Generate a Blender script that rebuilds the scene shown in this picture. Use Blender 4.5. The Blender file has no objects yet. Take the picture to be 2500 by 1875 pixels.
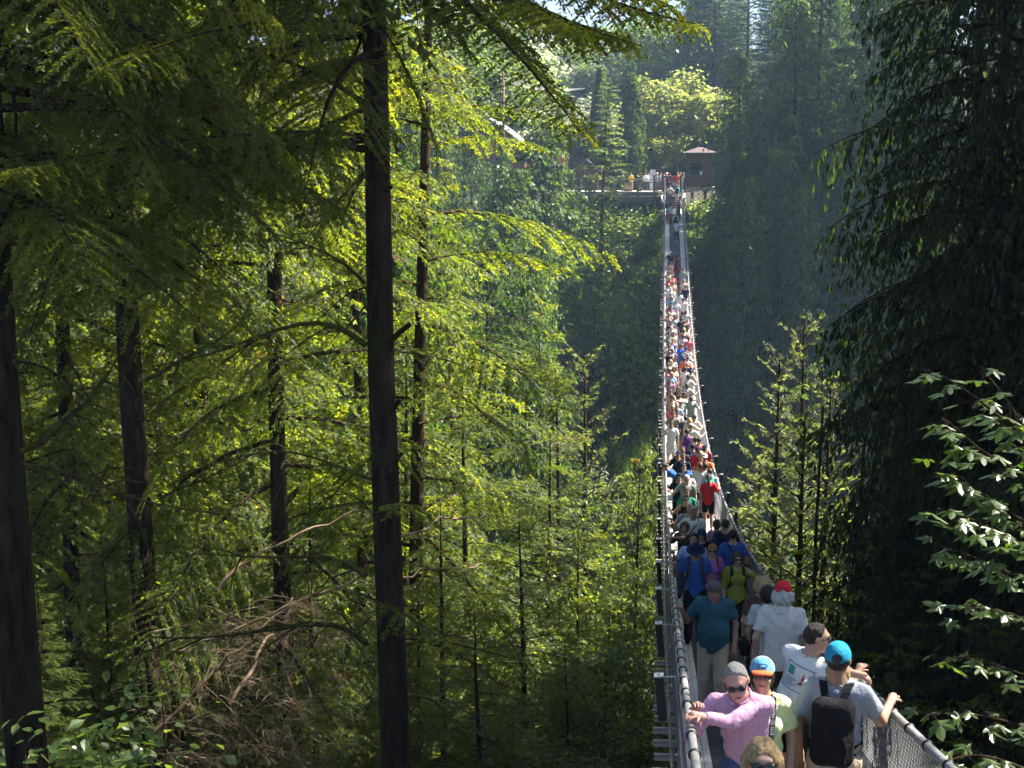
import bpy, math, random
import numpy as np
from mathutils import Vector, Matrix

# ------------------------------------------------------------------ camera, sky, sun, exposure
SC = bpy.context.scene
COL = SC.collection
F, CX, CY = 3444.0, 1250.0, 937.5          # focal length and centre, in photograph pixels
PITCH, PSI = math.radians(9.0), math.radians(6.029)
cam_data = bpy.data.cameras.new('camera')
cam_data.sensor_width = 36.0
cam_data.lens = 36.0 * F / 2500.0
cam_data.clip_start = 0.1
cam_data.clip_end = 3000.0
cam = bpy.data.objects.new('camera', cam_data)
cam.rotation_euler = (math.radians(90) - PITCH, 0.0, PSI)
COL.objects.link(cam)
SC.camera = cam

SUN_AZ, SUN_EL = math.radians(64.0), math.radians(50.0)
TO_SUN = Vector((math.sin(SUN_AZ) * math.cos(SUN_EL), math.cos(SUN_AZ) * math.cos(SUN_EL), math.sin(SUN_EL)))
world = bpy.data.worlds.new('World')
SC.world = world
world.use_nodes = True
nt = world.node_tree
nt.nodes.clear()
sky = nt.nodes.new('ShaderNodeTexSky')
sky.sky_type = 'NISHITA'
sky.sun_disc = False
sky.sun_elevation = SUN_EL
sky.sun_rotation = SUN_AZ
sky.air_density = 0.7
sky.dust_density = 1.5
bg = nt.nodes.new('ShaderNodeBackground')
bg.inputs['Strength'].default_value = 0.05
wo = nt.nodes.new('ShaderNodeOutputWorld')
nt.links.new(sky.outputs['Color'], bg.inputs['Color'])
nt.links.new(bg.outputs['Background'], wo.inputs['Surface'])
sun_data = bpy.data.lights.new('sun', 'SUN')
sun_data.energy = 5.0
sun_data.angle = math.radians(0.53)
sun_data.color = (1.0, 0.94, 0.84)
sun = bpy.data.objects.new('sun', sun_data)
sun.rotation_euler = (-TO_SUN).to_track_quat('-Z', 'Y').to_euler()
COL.objects.link(sun)
SC.view_settings.view_transform = 'Standard'
SC.view_settings.look = 'None'
SC.view_settings.gamma = 1.0
SC.view_settings.use_curve_mapping = False
SC.view_settings.exposure = 2.3
cy_ = SC.cycles
cy_.use_denoising = True
cy_.use_adaptive_sampling = True
cy_.adaptive_threshold = 0.03
cy_.max_bounces = 3
cy_.diffuse_bounces = 2
cy_.glossy_bounces = 1
cy_.transmission_bounces = 2
cy_.transparent_max_bounces = 8
cy_.volume_bounces = 0
cy_.caustics_reflective = False
cy_.caustics_refractive = False

# ------------------------------------------------------------------ photograph pixel -> place
RIGHT = np.array([math.cos(PSI), math.sin(PSI), 0.0])
FWD = np.array([-math.sin(PSI) * math.cos(PITCH), math.cos(PSI) * math.cos(PITCH), -math.sin(PITCH)])
UP = np.cross(RIGHT, FWD)

def ray(px, py):
    d = FWD + RIGHT * ((px - CX) / F) - UP * ((py - CY) / F)
    return d / np.linalg.norm(d)

def at(px, py, Y):
    """point at distance Y along the bridge that shows at photo pixel (px, py)"""
    d = ray(px, py)
    return d * (Y / d[1])

def proj(p):
    p = np.asarray(p, float)
    z = p @ FWD
    return CX + F * (p @ RIGHT) / z, CY - F * (p @ UP) / z

RAILC = [-1.87446063e-07, 3.65950155e-05, 2.2293314e-04, -2.46525837e-01, -1.57829023]
def rail_z(Y):
    return np.polyval(RAILC, Y)
RAIL_H = 1.24
def deck_z(Y):
    return rail_z(Y) - RAIL_H
RX0, RX1 = 0.25, 1.75                       # the two handrails

# ------------------------------------------------------------------ object helpers
def tag(o, label=None, cat=None, group=None, kind=None):
    if label: o['label'] = label
    if cat: o['category'] = cat
    if group: o['group'] = group
    if kind: o['kind'] = kind
    return o

def empty(name, loc=(0, 0, 0), rz=0.0, label=None, cat=None, group=None):
    o = bpy.data.objects.new(name, None)
    o.empty_display_size = 0.2
    o.location = loc
    o.rotation_euler = (0, 0, rz)
    COL.objects.link(o)
    return tag(o, label, cat, group)

def link(name, me, parent=None, loc=(0, 0, 0), rot=(0, 0, 0), scale=(1, 1, 1), mat=None):
    o = bpy.data.objects.new(name, me)
    COL.objects.link(o)
    if parent is not None:
        o.parent = parent
    o.location = loc
    o.rotation_euler = rot
    o.scale = scale
    if mat is not None:
        if not me.materials:
            me.materials.append(mat)
        elif me.materials[0] != mat:
            o.material_slots[0].link = 'OBJECT'
            o.material_slots[0].material = mat
    return o

def np_mesh(name, verts, faces, mat=None, smooth=False):
    """verts (N,3), faces (M,k) of one size k"""
    verts = np.ascontiguousarray(verts, np.float32)
    faces = np.ascontiguousarray(faces, np.int32)
    me = bpy.data.meshes.new(name)
    k = faces.shape[1]
    me.vertices.add(len(verts))
    me.vertices.foreach_set('co', verts.ravel())
    me.loops.add(faces.size)
    me.loops.foreach_set('vertex_index', faces.ravel())
    me.polygons.add(len(faces))
    me.polygons.foreach_set('loop_start', np.arange(0, faces.size, k, dtype=np.int32))
    if smooth:
        me.polygons.foreach_set('use_smooth', np.ones(len(faces), bool))
    me.update(calc_edges=True)
    if mat is not None:
        me.materials.append(mat)
    return me

class MB:
    """collects boxes and tubes into one mesh"""
    def __init__(self):
        self.v, self.f = [], []
    def add(self, vs, fs):
        n = len(self.v)
        self.v.extend([tuple(float(c) for c in q) for q in vs])
        self.f.extend([tuple(i + n for i in q) for q in fs])
        return self
    def box(self, x0, x1, y0, y1, z0, z1, bev=0.0):
        if bev <= 0:
            vs = [(x, y, z) for z in (z0, z1) for y in (y0, y1) for x in (x0, x1)]
            return self.add(vs, [(0, 2, 3, 1), (4, 5, 7, 6), (0, 1, 5, 4), (2, 6, 7, 3), (0, 4, 6, 2), (1, 3, 7, 5)])
        b = bev
        vs = []
        for z, s in ((z0, b), (z0 + b, 0), (z1 - b, 0), (z1, b)):
            vs += [(x0 + s, y0 + s, z), (x1 - s, y0 + s, z), (x1 - s, y1 - s, z), (x0 + s, y1 - s, z)]
        fs = [(3, 2, 1, 0), (12, 13, 14, 15)]
        for k in range(3):
            for i in range(4):
                j = (i + 1) % 4
                fs.append((4 * k + i, 4 * k + j, 4 * k + 4 + j, 4 * k + 4 + i))
        return self.add(vs, fs)
    def obox(self, c, ax, ay, az):
        """box from centre and three half-axis vectors"""
        c, ax, ay, az = [np.asarray(q, float) for q in (c, ax, ay, az)]
        vs = [c + sx * ax + sy * ay + sz * az for sz in (-1, 1) for sy in (-1, 1) for sx in (-1, 1)]
        return self.add(vs, [(0, 2, 3, 1), (4, 5, 7, 6), (0, 1, 5, 4), (2, 6, 7, 3), (0, 4, 6, 2), (1, 3, 7, 5)])
    def tube(self, pts, rad, n=8, cap=True):
        pts = [np.asarray(p, float) for p in pts]
        if np.isscalar(rad):
            rad = [rad] * len(pts)
        vs, fs = [], []
        ref = np.array([0.0, 0.0, 1.0])
        t0 = pts[1] - pts[0]
        if abs(t0[2]) > 0.9 * np.linalg.norm(t0):
            ref = np.array([1.0, 0.0, 0.0])
        for i, p in enumerate(pts):
            t = pts[min(i + 1, len(pts) - 1)] - pts[max(i - 1, 0)]
            t = t / (np.linalg.norm(t) + 1e-9)
            a = np.cross(t, ref); a /= (np.linalg.norm(a) + 1e-9)
            b = np.cross(a, t)
            for k in range(n):
                w = 2 * math.pi * k / n
                vs.append(p + rad[i] * (math.cos(w) * a + math.sin(w) * b))
        m = len(pts)
        for i in range(m - 1):
            for k in range(n):
                k2 = (k + 1) % n
                fs.append((i * n + k, i * n + k2, (i + 1) * n + k2, (i + 1) * n + k))
        if cap:
            fs.append(tuple(range(n))[::-1])
            fs.append(tuple((m - 1) * n + k for k in range(n)))
        return self.add(vs, fs)
    def mesh(self, name, mat=None, smooth=False):
        me = bpy.data.meshes.new(name)
        me.from_pydata(self.v, [], self.f)
        if smooth:
            me.polygons.foreach_set('use_smooth', np.ones(len(me.polygons), bool))
        me.update()
        if mat is not None:
            me.materials.append(mat)
        return me
    def build(self, name, mat, parent=None, smooth=False, **kw):
        return link(name, self.mesh(name, mat, smooth), parent, **kw)

# ------------------------------------------------------------------ materials
MATS = {}
def _mat(name):
    m = bpy.data.materials.new(name)
    m.use_nodes = True
    n = m.node_tree
    n.nodes.clear()
    out = n.nodes.new('ShaderNodeOutputMaterial')
    return m, n, out

def mixcol(n, fac, a, b):
    mx = n.nodes.new('ShaderNodeMix')
    mx.data_type = 'RGBA'
    for sock, val in ((6, a), (7, b)):
        if isinstance(val, tuple):
            mx.inputs[sock].default_value = (*val, 1.0) if len(val) == 3 else val
        else:
            n.links.new(val, mx.inputs[sock])
    if isinstance(fac, float):
        mx.inputs[0].default_value = fac
    else:
        n.links.new(fac, mx.inputs[0])
    return mx.outputs[2]

def noise(n, scale, detail=3.0, rough=0.6, vec=None, stretch=None):
    tx = n.nodes.new('ShaderNodeTexNoise')
    tx.inputs['Scale'].default_value = scale
    tx.inputs['Detail'].default_value = detail
    tx.inputs['Roughness'].default_value = rough
    if vec is None:
        tc = n.nodes.new('ShaderNodeTexCoord')
        vec = tc.outputs['Object']
    if stretch:
        mp = n.nodes.new('ShaderNodeMapping')
        mp.inputs['Scale'].default_value = stretch
        n.links.new(vec, mp.inputs['Vector'])
        vec = mp.outputs['Vector']
    n.links.new(vec, tx.inputs['Vector'])
    return tx.outputs['Fac']

def ramp(n, fac, lo, hi):
    r = n.nodes.new('ShaderNodeMapRange')
    r.inputs['From Min'].default_value = lo
    r.inputs['From Max'].default_value = hi
    n.links.new(fac, r.inputs['Value'])
    return r.outputs['Result']

def surface(name, c0, c1, scale=6.0, rough=0.8, bump=0.0, stretch=None, spec=0.3, metal=0.0, contrast=(0.35, 0.65), bscale=None, bdist=0.02):
    """noise-mixed principled material"""
    if name in MATS:
        return MATS[name]
    m, n, out = _mat(name)
    fac = noise(n, scale, 5.0, 0.65, stretch=stretch)
    col = mixcol(n, ramp(n, fac, *contrast), c0, c1)
    b = n.nodes.new('ShaderNodeBsdfPrincipled')
    n.links.new(col, b.inputs['Base Color'])
    b.inputs['Roughness'].default_value = rough
    b.inputs['Specular IOR Level'].default_value = spec
    b.inputs['Metallic'].default_value = metal
    if bump > 0:
        bp = n.nodes.new('ShaderNodeBump')
        bp.inputs['Strength'].default_value = bump
        bp.inputs['Distance'].default_value = bdist
        h = fac if bscale is None else noise(n, bscale, 4.0, 0.6, stretch=stretch)
        n.links.new(h, bp.inputs['Height'])
        n.links.new(bp.outputs['Normal'], b.inputs['Normal'])
    n.links.new(b.outputs['BSDF'], out.inputs['Surface'])
    MATS[name] = m
    return m

def leafmat(name, c0, c1, t0, t1, brown=None, scale=0.9, tmix=0.5, rough=0.55, spec=0.3):
    """leaf: reflects c0..c1 and lets light through as t0..t1; colour drifts between clumps and trees"""
    if name in MATS:
        return MATS[name]
    m, n, out = _mat(name)
    fac = ramp(n, noise(n, scale, 3.0, 0.6), 0.36, 0.64)
    fine = noise(n, 9.0, 2.0, 0.5)
    oi = n.nodes.new('ShaderNodeObjectInfo')
    ad = n.nodes.new('ShaderNodeMath'); ad.operation = 'MULTIPLY_ADD'
    n.links.new(oi.outputs['Random'], ad.inputs[0]); ad.inputs[1].default_value = 0.5
    n.links.new(fac, ad.inputs[2])
    ad2 = n.nodes.new('ShaderNodeMath'); ad2.operation = 'MULTIPLY_ADD'; ad2.use_clamp = True
    n.links.new(fine, ad2.inputs[0]); ad2.inputs[1].default_value = 0.5
    sb = n.nodes.new('ShaderNodeMath'); sb.operation = 'SUBTRACT'
    n.links.new(ad.outputs[0], sb.inputs[0]); sb.inputs[1].default_value = 0.5
    n.links.new(sb.outputs[0], ad2.inputs[2])
    f = ad2.outputs[0]
    col, tcol = mixcol(n, f, c0, c1), mixcol(n, f, t0, t1)
    if brown:
        bf = ramp(n, noise(n, scale * 1.7, 2.0, 0.5), 0.66, 0.74)
        col, tcol = mixcol(n, bf, col, brown), mixcol(n, bf, tcol, tuple(2.0 * q for q in brown))
    b = n.nodes.new('ShaderNodeBsdfPrincipled')
    n.links.new(col, b.inputs['Base Color'])
    b.inputs['Roughness'].default_value = rough
    b.inputs['Specular IOR Level'].default_value = spec
    t = n.nodes.new('ShaderNodeBsdfTranslucent')
    n.links.new(tcol, t.inputs['Color'])
    mx = n.nodes.new('ShaderNodeMixShader')
    mx.inputs[0].default_value = tmix
    n.links.new(b.outputs['BSDF'], mx.inputs[1])
    n.links.new(t.outputs['BSDF'], mx.inputs[2])
    n.links.new(mx.outputs[0], out.inputs['Surface'])
    MATS[name] = m
    return m

def plain(name, c, rough=0.7, spec=0.3, metal=0.0, var=0.12, scale=14.0):
    hi = tuple(min(1.0, q * (1 + var)) for q in c)
    lo = tuple(q * (1 - var) for q in c)
    return surface(name, lo, hi, scale, rough, 0.0, None, spec, metal)

def barkmat(name):
    m, n, out = _mat(name)
    base = mixcol(n, ramp(n, noise(n, 9.0, 6.0, 0.7, stretch=(1, 1, 0.2)), 0.35, 0.68), (0.012, 0.008, 0.005), (0.080, 0.050, 0.030))
    moss = ramp(n, noise(n, 1.3, 4.0, 0.65), 0.56, 0.70)
    base = mixcol(n, moss, base, (0.045, 0.050, 0.012))
    lich = ramp(n, noise(n, 3.1, 5.0, 0.7), 0.66, 0.74)
    base = mixcol(n, lich, base, (0.10, 0.085, 0.06))
    b = n.nodes.new('ShaderNodeBsdfPrincipled')
    n.links.new(base, b.inputs['Base Color'])
    b.inputs['Roughness'].default_value = 0.95
    b.inputs['Specular IOR Level'].default_value = 0.1
    bp = n.nodes.new('ShaderNodeBump'); bp.inputs['Strength'].default_value = 1.0; bp.inputs['Distance'].default_value = 0.06
    n.links.new(noise(n, 16.0, 5.0, 0.7, stretch=(1, 1, 0.16)), bp.inputs['Height'])
    n.links.new(bp.outputs['Normal'], b.inputs['Normal'])
    n.links.new(b.outputs['BSDF'], out.inputs['Surface'])
    return m
M_BARK = barkmat('bark')
M_BARK_PALE = surface('bark_pale', (0.10, 0.075, 0.055), (0.26, 0.21, 0.16), 14.0, 0.95, 0.6, (1, 1, 0.4), 0.1)
M_BARK_MOSS = surface('bark_moss', (0.05, 0.035, 0.02), (0.12, 0.12, 0.02), 5.0, 0.95, 0.8, None, 0.1)
M_DEAD = surface('dead_wood', (0.10, 0.065, 0.04), (0.34, 0.25, 0.17), 3.0, 0.9, 0.3, None, 0.1)
M_HEM = leafmat('hemlock_needles', (0.028, 0.055, 0.010), (0.07, 0.105, 0.016), (0.18, 0.27, 0.010), (0.52, 0.54, 0.022), brown=(0.11, 0.06, 0.018))
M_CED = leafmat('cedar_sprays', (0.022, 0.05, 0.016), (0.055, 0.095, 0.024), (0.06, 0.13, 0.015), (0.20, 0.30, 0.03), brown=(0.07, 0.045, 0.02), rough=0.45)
M_SHADECED = leafmat('shaded_cedar_sprays', (0.010, 0.024, 0.010), (0.024, 0.044, 0.015), (0.014, 0.034, 0.006), (0.07, 0.11, 0.014), rough=0.45)  # cedar greens darkened: shade of the right-hand wood put into the colour
M_HAZELEAF = leafmat('haze_paled_leaves', (0.10, 0.13, 0.08), (0.22, 0.24, 0.15), (0.28, 0.36, 0.16), (0.55, 0.58, 0.32), tmix=0.55)  # leaves paled so distant haze is painted into their colour
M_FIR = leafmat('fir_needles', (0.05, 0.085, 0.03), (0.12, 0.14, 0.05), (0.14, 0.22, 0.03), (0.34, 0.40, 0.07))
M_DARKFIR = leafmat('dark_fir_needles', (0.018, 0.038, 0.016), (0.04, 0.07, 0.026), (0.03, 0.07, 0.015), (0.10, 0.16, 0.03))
M_MAPLE = leafmat('maple_leaves', (0.04, 0.085, 0.015), (0.085, 0.13, 0.025), (0.13, 0.26, 0.015), (0.36, 0.46, 0.03), rough=0.36, spec=1.0, tmix=0.4)
M_ALDER = leafmat('broad_leaves', (0.04, 0.08, 0.02), (0.09, 0.13, 0.03), (0.13, 0.24, 0.02), (0.36, 0.44, 0.05), rough=0.4, spec=0.5)
M_SUNLEAF = leafmat('sunlit_broad_leaves', (0.08, 0.11, 0.025), (0.16, 0.16, 0.04), (0.24, 0.34, 0.04), (0.46, 0.50, 0.10), rough=0.5)  # brighter broad-leaf copy, sunlight put into the leaf colour
M_COLUMN = leafmat('clipped_cedar_leaves', (0.018, 0.042, 0.018), (0.05, 0.08, 0.02), (0.05, 0.10, 0.015), (0.22, 0.28, 0.03), scale=1.6)
# ------------------------------------------------------------------ terrain
def sstep(a, b, x):
    t = np.clip((x - a) / (b - a), 0, 1)
    return t * t * (3 - 2 * t)

def ground_z(X, Y):
    X = np.asarray(X, float); Y = np.asarray(Y, float)
    left = sstep(2.0, -22.0, X)
    right = sstep(3.0, 25.0, X)
    w0 = 3.0 + 4 * left + 2.0 * right
    w1 = 50.0 + 50.0 * left + 20.0 * right
    near = -3.4 - 44.0 * np.power(np.clip((Y - w0) / (w1 - w0), 0, 1), 0.85 + 0.0 * X)
    far0 = 96.0 + 0.05 * X
    rise = 44.0 * sstep(far0 - 6, 139.0, Y) ** 1.1
    hill = 27.0 * sstep(160, 330, Y + 0.15 * np.abs(X))
    near = near + 8.5 * np.exp(-((X + 7.5) / 7.0) ** 2 - ((Y - 26.5) / 6.0) ** 2)
    n = 0.5 * np.sin(0.31 * X + 1.3) * np.cos(0.27 * Y) + 0.35 * np.sin(0.8 * X + 0.5 * Y)
    return near + rise + hill + n * sstep(-1, 9, Y) * (1 - sstep(126, 130, Y) * (1 - sstep(150, 170, Y)))

xs = np.concatenate([np.linspace(-2000, -90, 10), np.linspace(-80, 80, 90), np.linspace(90, 2000, 10)])
ys = np.concatenate([np.linspace(-600, -25, 6), np.linspace(-20, 180, 110), np.linspace(190, 420, 16), np.linspace(480, 2600, 8)])
GX, GY = np.meshgrid(xs, ys, indexing='ij')
GZ = ground_z(GX, GY)
tv = np.stack([GX, GY, GZ], -1).reshape(-1, 3)
ii, jj = np.meshgrid(np.arange(len(xs) - 1), np.arange(len(ys) - 1), indexing='ij')
i0 = (ii * len(ys) + jj).ravel()
tf = np.stack([i0, i0 + len(ys), i0 + len(ys) + 1, i0 + 1], 1)
m, n, out = _mat('forest_floor')
fac = ramp(n, noise(n, 0.35, 6.0, 0.7), 0.35, 0.65)
fin = ramp(n, noise(n, 4.0, 5.0, 0.7), 0.3, 0.7)
c = mixcol(n, fac, (0.05, 0.035, 0.02), (0.035, 0.06, 0.015))
c = mixcol(n, fin, c, (0.085, 0.06, 0.035))
b = n.nodes.new('ShaderNodeBsdfPrincipled')
n.links.new(c, b.inputs['Base Color'])
b.inputs['Roughness'].default_value = 0.95
bp = n.nodes.new('ShaderNodeBump'); bp.inputs['Strength'].default_value = 1.0; bp.inputs['Distance'].default_value = 0.3
n.links.new(fin, bp.inputs['Height']); n.links.new(bp.outputs['Normal'], b.inputs['Normal'])
n.links.new(b.outputs['BSDF'], out.inputs['Surface'])
tag(link('terrain', np_mesh('terrain', tv, tf, m, True)), kind='structure', label='steep wooded gorge slopes below the bridge')
# ------------------------------------------------------------------ the suspension bridge
M_PIPE = surface('galvanised_pipe', (0.20, 0.20, 0.20), (0.36, 0.36, 0.36), 22.0, 0.5, 0.15, None, 0.5, 0.3)
M_RING = plain('black_rubber', (0.012, 0.012, 0.013), 0.5)
M_WIRE = plain('fence_wire', (0.20, 0.20, 0.21), 0.5, 0.5, 0.4)
M_BOARD = surface('deck_board_wood', (0.42, 0.39, 0.35), (0.68, 0.65, 0.60), 3.0, 0.85, 0.35, (9, 0.7, 9), 0.2)
M_MAT = surface('walkway_matting', (0.022, 0.024, 0.030), (0.055, 0.058, 0.068), 5.0, 0.8, 0.3, None, 0.3)
M_BEAM = surface('weathered_beam', (0.24, 0.21, 0.18), (0.46, 0.43, 0.39), 5.0, 0.85, 0.35, (0.6, 8, 8), 0.2)
M_FIXT = plain('black_metal', (0.015, 0.015, 0.017), 0.5, 0.5)
M_ALU = plain('bare_aluminium', (0.55, 0.56, 0.58), 0.4, 0.5, 0.5)
M_CABLE = plain('steel_cable', (0.25, 0.25, 0.26), 0.45, 0.5, 0.6)

BY0, BY1 = -1.5, 128.6
bridge = empty('suspension_bridge', (1.0, 60.0, float(deck_z(60.0))), 0.0,
               'long narrow suspension bridge crowded with people, sagging across the gorge', 'bridge')
BO = np.array([1.0, 60.0, float(deck_z(60.0))])
def B(x, y, z):
    return (x - BO[0], y - BO[1], z - BO[2])

yy = np.linspace(BY0, BY1, 190)
ring_me = MB()
for k in range(2):                          # a ring: torus-like band of two loops
    pass
ang = np.linspace(0, 2 * math.pi, 13)[:-1]
rv, rf = [], []
prof = [(0.028, -0.016), (0.040, -0.009), (0.040, 0.009), (0.028, 0.016)]
for a in ang:
    for (r, w) in prof:
        rv.append((r * math.cos(a), w, r * math.sin(a)))
for i in range(12):
    j = (i + 1) % 12
    for k in range(3):
        rf.append((4 * i + k, 4 * i + k + 1, 4 * j + k + 1, 4 * j + k))
ring_me = np_mesh('rail_ring', rv, rf, M_RING, True)

def slope(Y):
    return math.atan(float((rail_z(Y + 0.1) - rail_z(Y - 0.1)) / 0.2))

for X, nm in ((RX0, 'left'), (RX1, 'right')):
    mb = MB().tube([B(X, y, float(rail_z(y))) for y in yy], 0.029, 10)
    rail = mb.build('handrail', M_PIPE, bridge, True)
    y = 5.6
    while y < 46.0:
        link('rail_ring', ring_me, rail, B(X, y, float(rail_z(y))), (slope(y), 0, 0))
        y += 0.64
    vs, fs = [], []
    base = np.array(rv); fb = np.array(rf)
    while y < 128.0:
        vs.append(base + np.array(B(X, y, float(rail_z(y))))); fs.append(fb + len(vs[:-1]) * len(base))
        y += 0.64
    tag(link('rail_ring', np_mesh('rail_rings_far', np.concatenate(vs), np.concatenate(fs), M_RING, True), rail), kind='stuff',
        label='far rows of black rings on the handrail')
    # diamond mesh fence from handrail down to the deck
    s = -1 if X < 1 else 1
    P = 0.066
    ks = np.arange(2.0, 127.5, P)
    vs = []
    for d in (-1, 1):
        y0, y1 = ks, ks + d * 0.62
        for (ya, yb, za, zb) in ((y0, y1, 0.0, 0.5), (y1, y1 + d * 0.62, 0.5, 1.0)):
            def pt(yv, q):
                return np.stack([np.full_like(yv, X + s * 0.05 * (1 - q)) - BO[0], yv - BO[1], rail_z(yv) - 0.03 - q * 1.16 - BO[2]], 1)
            a, b_ = pt(ya, za), pt(yb, zb)
            t = 0.0026
            off = np.array([[t, 0, 0], [-t * .5, t * .87, 0], [-t * .5, -t * .87, 0]])
            vs.append(np.stack([a + off[0], a + off[1], a + off[2], b_ + off[0], b_ + off[1], b_ + off[2]], 1))
    V = np.concatenate(vs)
    q = np.array([[0, 1, 4, 3], [1, 2, 5, 4], [2, 0, 3, 5]])
    Fq = (q[None] + (np.arange(len(V)) * 6)[:, None, None]).reshape(-1, 4)
    tag(link('mesh_fence', np_mesh('mesh_fence', V.reshape(-1, 3), Fq, M_WIRE), bridge), kind='stuff')
    # lower cable along the deck edge
    MB().tube([B(X - s * 0.0 + s * 0.06, y, float(deck_z(y)) - 0.02) for y in yy], 0.018, 6).build('deck_cable', M_CABLE, bridge, True)

# cross beams, each its own part
beam_me = MB().box(-1.0, 1.0, -0.045, 0.045, -0.035, 0.035, 0.006).mesh('crossbeam', M_BEAM)
for i, y in enumerate(np.arange(4.0, 128.0, 0.74)):
    link('crossbeam', beam_me, bridge, B(1.0 + 0.01 * math.sin(i * 2.3), y, float(deck_z(y)) - 0.085), (slope(y), 0, 0))
# hangers: thin rods from handrail to each second beam end
mb = MB()
for i, y in enumerate(np.arange(4.0, 128.0, 1.48)):
    for X, s in ((RX0, -1), (RX1, 1)):
        mb.tube([B(X, y, float(rail_z(y))), B(X + s * 0.07, y, float(deck_z(y)) - 0.1)], 0.006, 4, False)
tag(mb.build('hanger', M_CABLE, bridge), kind='stuff', label='thin steel hangers between handrail and beams')

# deck boards (lengthwise) and the dark matting between them
for (x0, x1) in ((0.285, 0.520), (0.527, 0.600), (1.400, 1.473), (1.480, 1.715)):
    y = BY0
    while y < BY1 - 0.3:
        ln = 3.2
        ye = min(y + ln, BY1)
        seg = np.linspace(y + 0.006, ye - 0.006, 5)
        vs, fs = [], []
        for q in seg:
            z = float(deck_z(q))
            for (xx, zz) in ((x0, -0.04), (x0, 0.0), (x1, 0.0), (x1, -0.04)):
                vs.append(B(xx, q, z + zz))
        for k in range(4):
            for e in range(4):
                e2 = (e + 1) % 4
                fs.append((4 * k + e, 4 * k + 4 + e, 4 * k + 4 + e2, 4 * k + e2))
        fs += [(0, 1, 2, 3), (19, 18, 17, 16)]
        MB().add(vs, fs).build('deck_board', M_BOARD, bridge)
        y = ye
y = BY0
while y < BY1 - 0.3:
    ye = min(y + 7.4, BY1)
    seg = np.linspace(y + 0.008, ye - 0.008, 9)
    vs, fs = [], []
    for q in seg:
        z = float(deck_z(q)) - 0.006
        for (xx, zz) in ((0.605, -0.03), (0.605, 0.0), (1.395, 0.0), (1.395, -0.03)):
            vs.append(B(xx, q, z + zz))
    for k in range(8):
        for e in range(4):
            e2 = (e + 1) % 4
            fs.append((4 * k + e, 4 * k + 4 + e, 4 * k + 4 + e2, 4 * k + e2))
    fs += [(0, 1, 2, 3), (35, 34, 33, 32)]
    MB().add(vs, fs).build('walkway_mat', M_MAT, bridge)
    y = ye

# floodlights hung outside the rails on thin brackets
body_me = MB().box(-0.038, 0.038, -0.045, 0.045, -0.20, 0.20, 0.008).mesh('floodlight', M_FIXT)
cap_me = MB().box(-0.042, 0.042, -0.048, 0.048, 0.202, 0.216, 0.003).tube([(0.0, 0, 0.216), (0, 0, 0.228)], 0.014, 8).mesh('cap', M_ALU)
br_me = {}
for s in (-1, 1):
    br_me[s] = MB().tube([(-s * 0.02, 0.055, 0.17), (-s * 0.14, 0.055, 0.17), (-s * 0.15, 0.055, -0.40), (-s * 0.12, 0.055, -0.50)], 0.008, 5).mesh('bracket', M_ALU)
for i, y in enumerate(np.arange(7.7, 125.0, 4.15)):
    for X, s in ((RX0, -1), (RX1, 1)):
        if s > 0 and y < 30:
            continue
        yo = y + (0.0 if s < 0 else 1.9)
        o = link('floodlight', body_me, bridge, B(X + s * 0.19, yo, float(rail_z(yo)) - 0.24), (0.0, s * 0.10, 0))
        link('cap', cap_me, o)
        link('bracket', br_me[s], o)
# ------------------------------------------------------------------ far platform, kiosk, houses
M_TIMBER = surface('grey_timber', (0.10, 0.085, 0.075), (0.24, 0.21, 0.19), 4.0, 0.85, 0.3, (1, 8, 8), 0.2)
M_CEDARB = surface('brown_cladding', (0.12, 0.06, 0.04), (0.24, 0.13, 0.085), 3.0, 0.8, 0.2, (8, 8, 0.8), 0.2)
M_FLOOR = surface('platform_planks', (0.26, 0.23, 0.20), (0.42, 0.39, 0.36), 4.0, 0.85, 0.2, (1, 6, 6), 0.2)
M_ROOF = surface('shake_roof', (0.07, 0.05, 0.05), (0.16, 0.12, 0.12), 6.0, 0.9, 0.5, None, 0.2)
M_WHITE = plain('white_paint', (0.78, 0.78, 0.78), 0.6, 0.3, 0.0, 0.03)
M_GLASS = plain('dark_window_glass', (0.012, 0.016, 0.02), 0.05, 0.8, 0.0, 0.05)
M_CRATE = plain('plywood', (0.42, 0.28, 0.16), 0.8)
M_PAPER = plain('notice_paper', (0.55, 0.68, 0.66), 0.7)
M_ORANGE = plain('orange_panel', (0.55, 0.20, 0.05), 0.7)

PZ = float(at(1500, 468, 131.0)[2])        # platform floor
def pxX(px, Y, py=468):
    return float(at(px, py, Y)[0])

plat = empty('viewing_platform', (pxX(1500, 133), 133.0, PZ), 0, 'grey timber viewing platform with railings at the far end of the bridge', 'platform')
PO = np.array([pxX(1500, 133), 133.0, PZ])
def pbox(name, x0, x1, y0, y1, z0, z1, mat, parent=None, bev=0.0, org=None):
    o = PO if org is None else org
    return MB().box(x0 - o[0], x1 - o[0], y0 - o[1], y1 - o[1], z0 - o[2], z1 - o[2], bev).build(name, mat, parent)
XL, XE = pxX(1370, 131), pxX(1604, 131)
XG0, XG1 = pxX(1622, 133), pxX(1660, 133)
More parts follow.
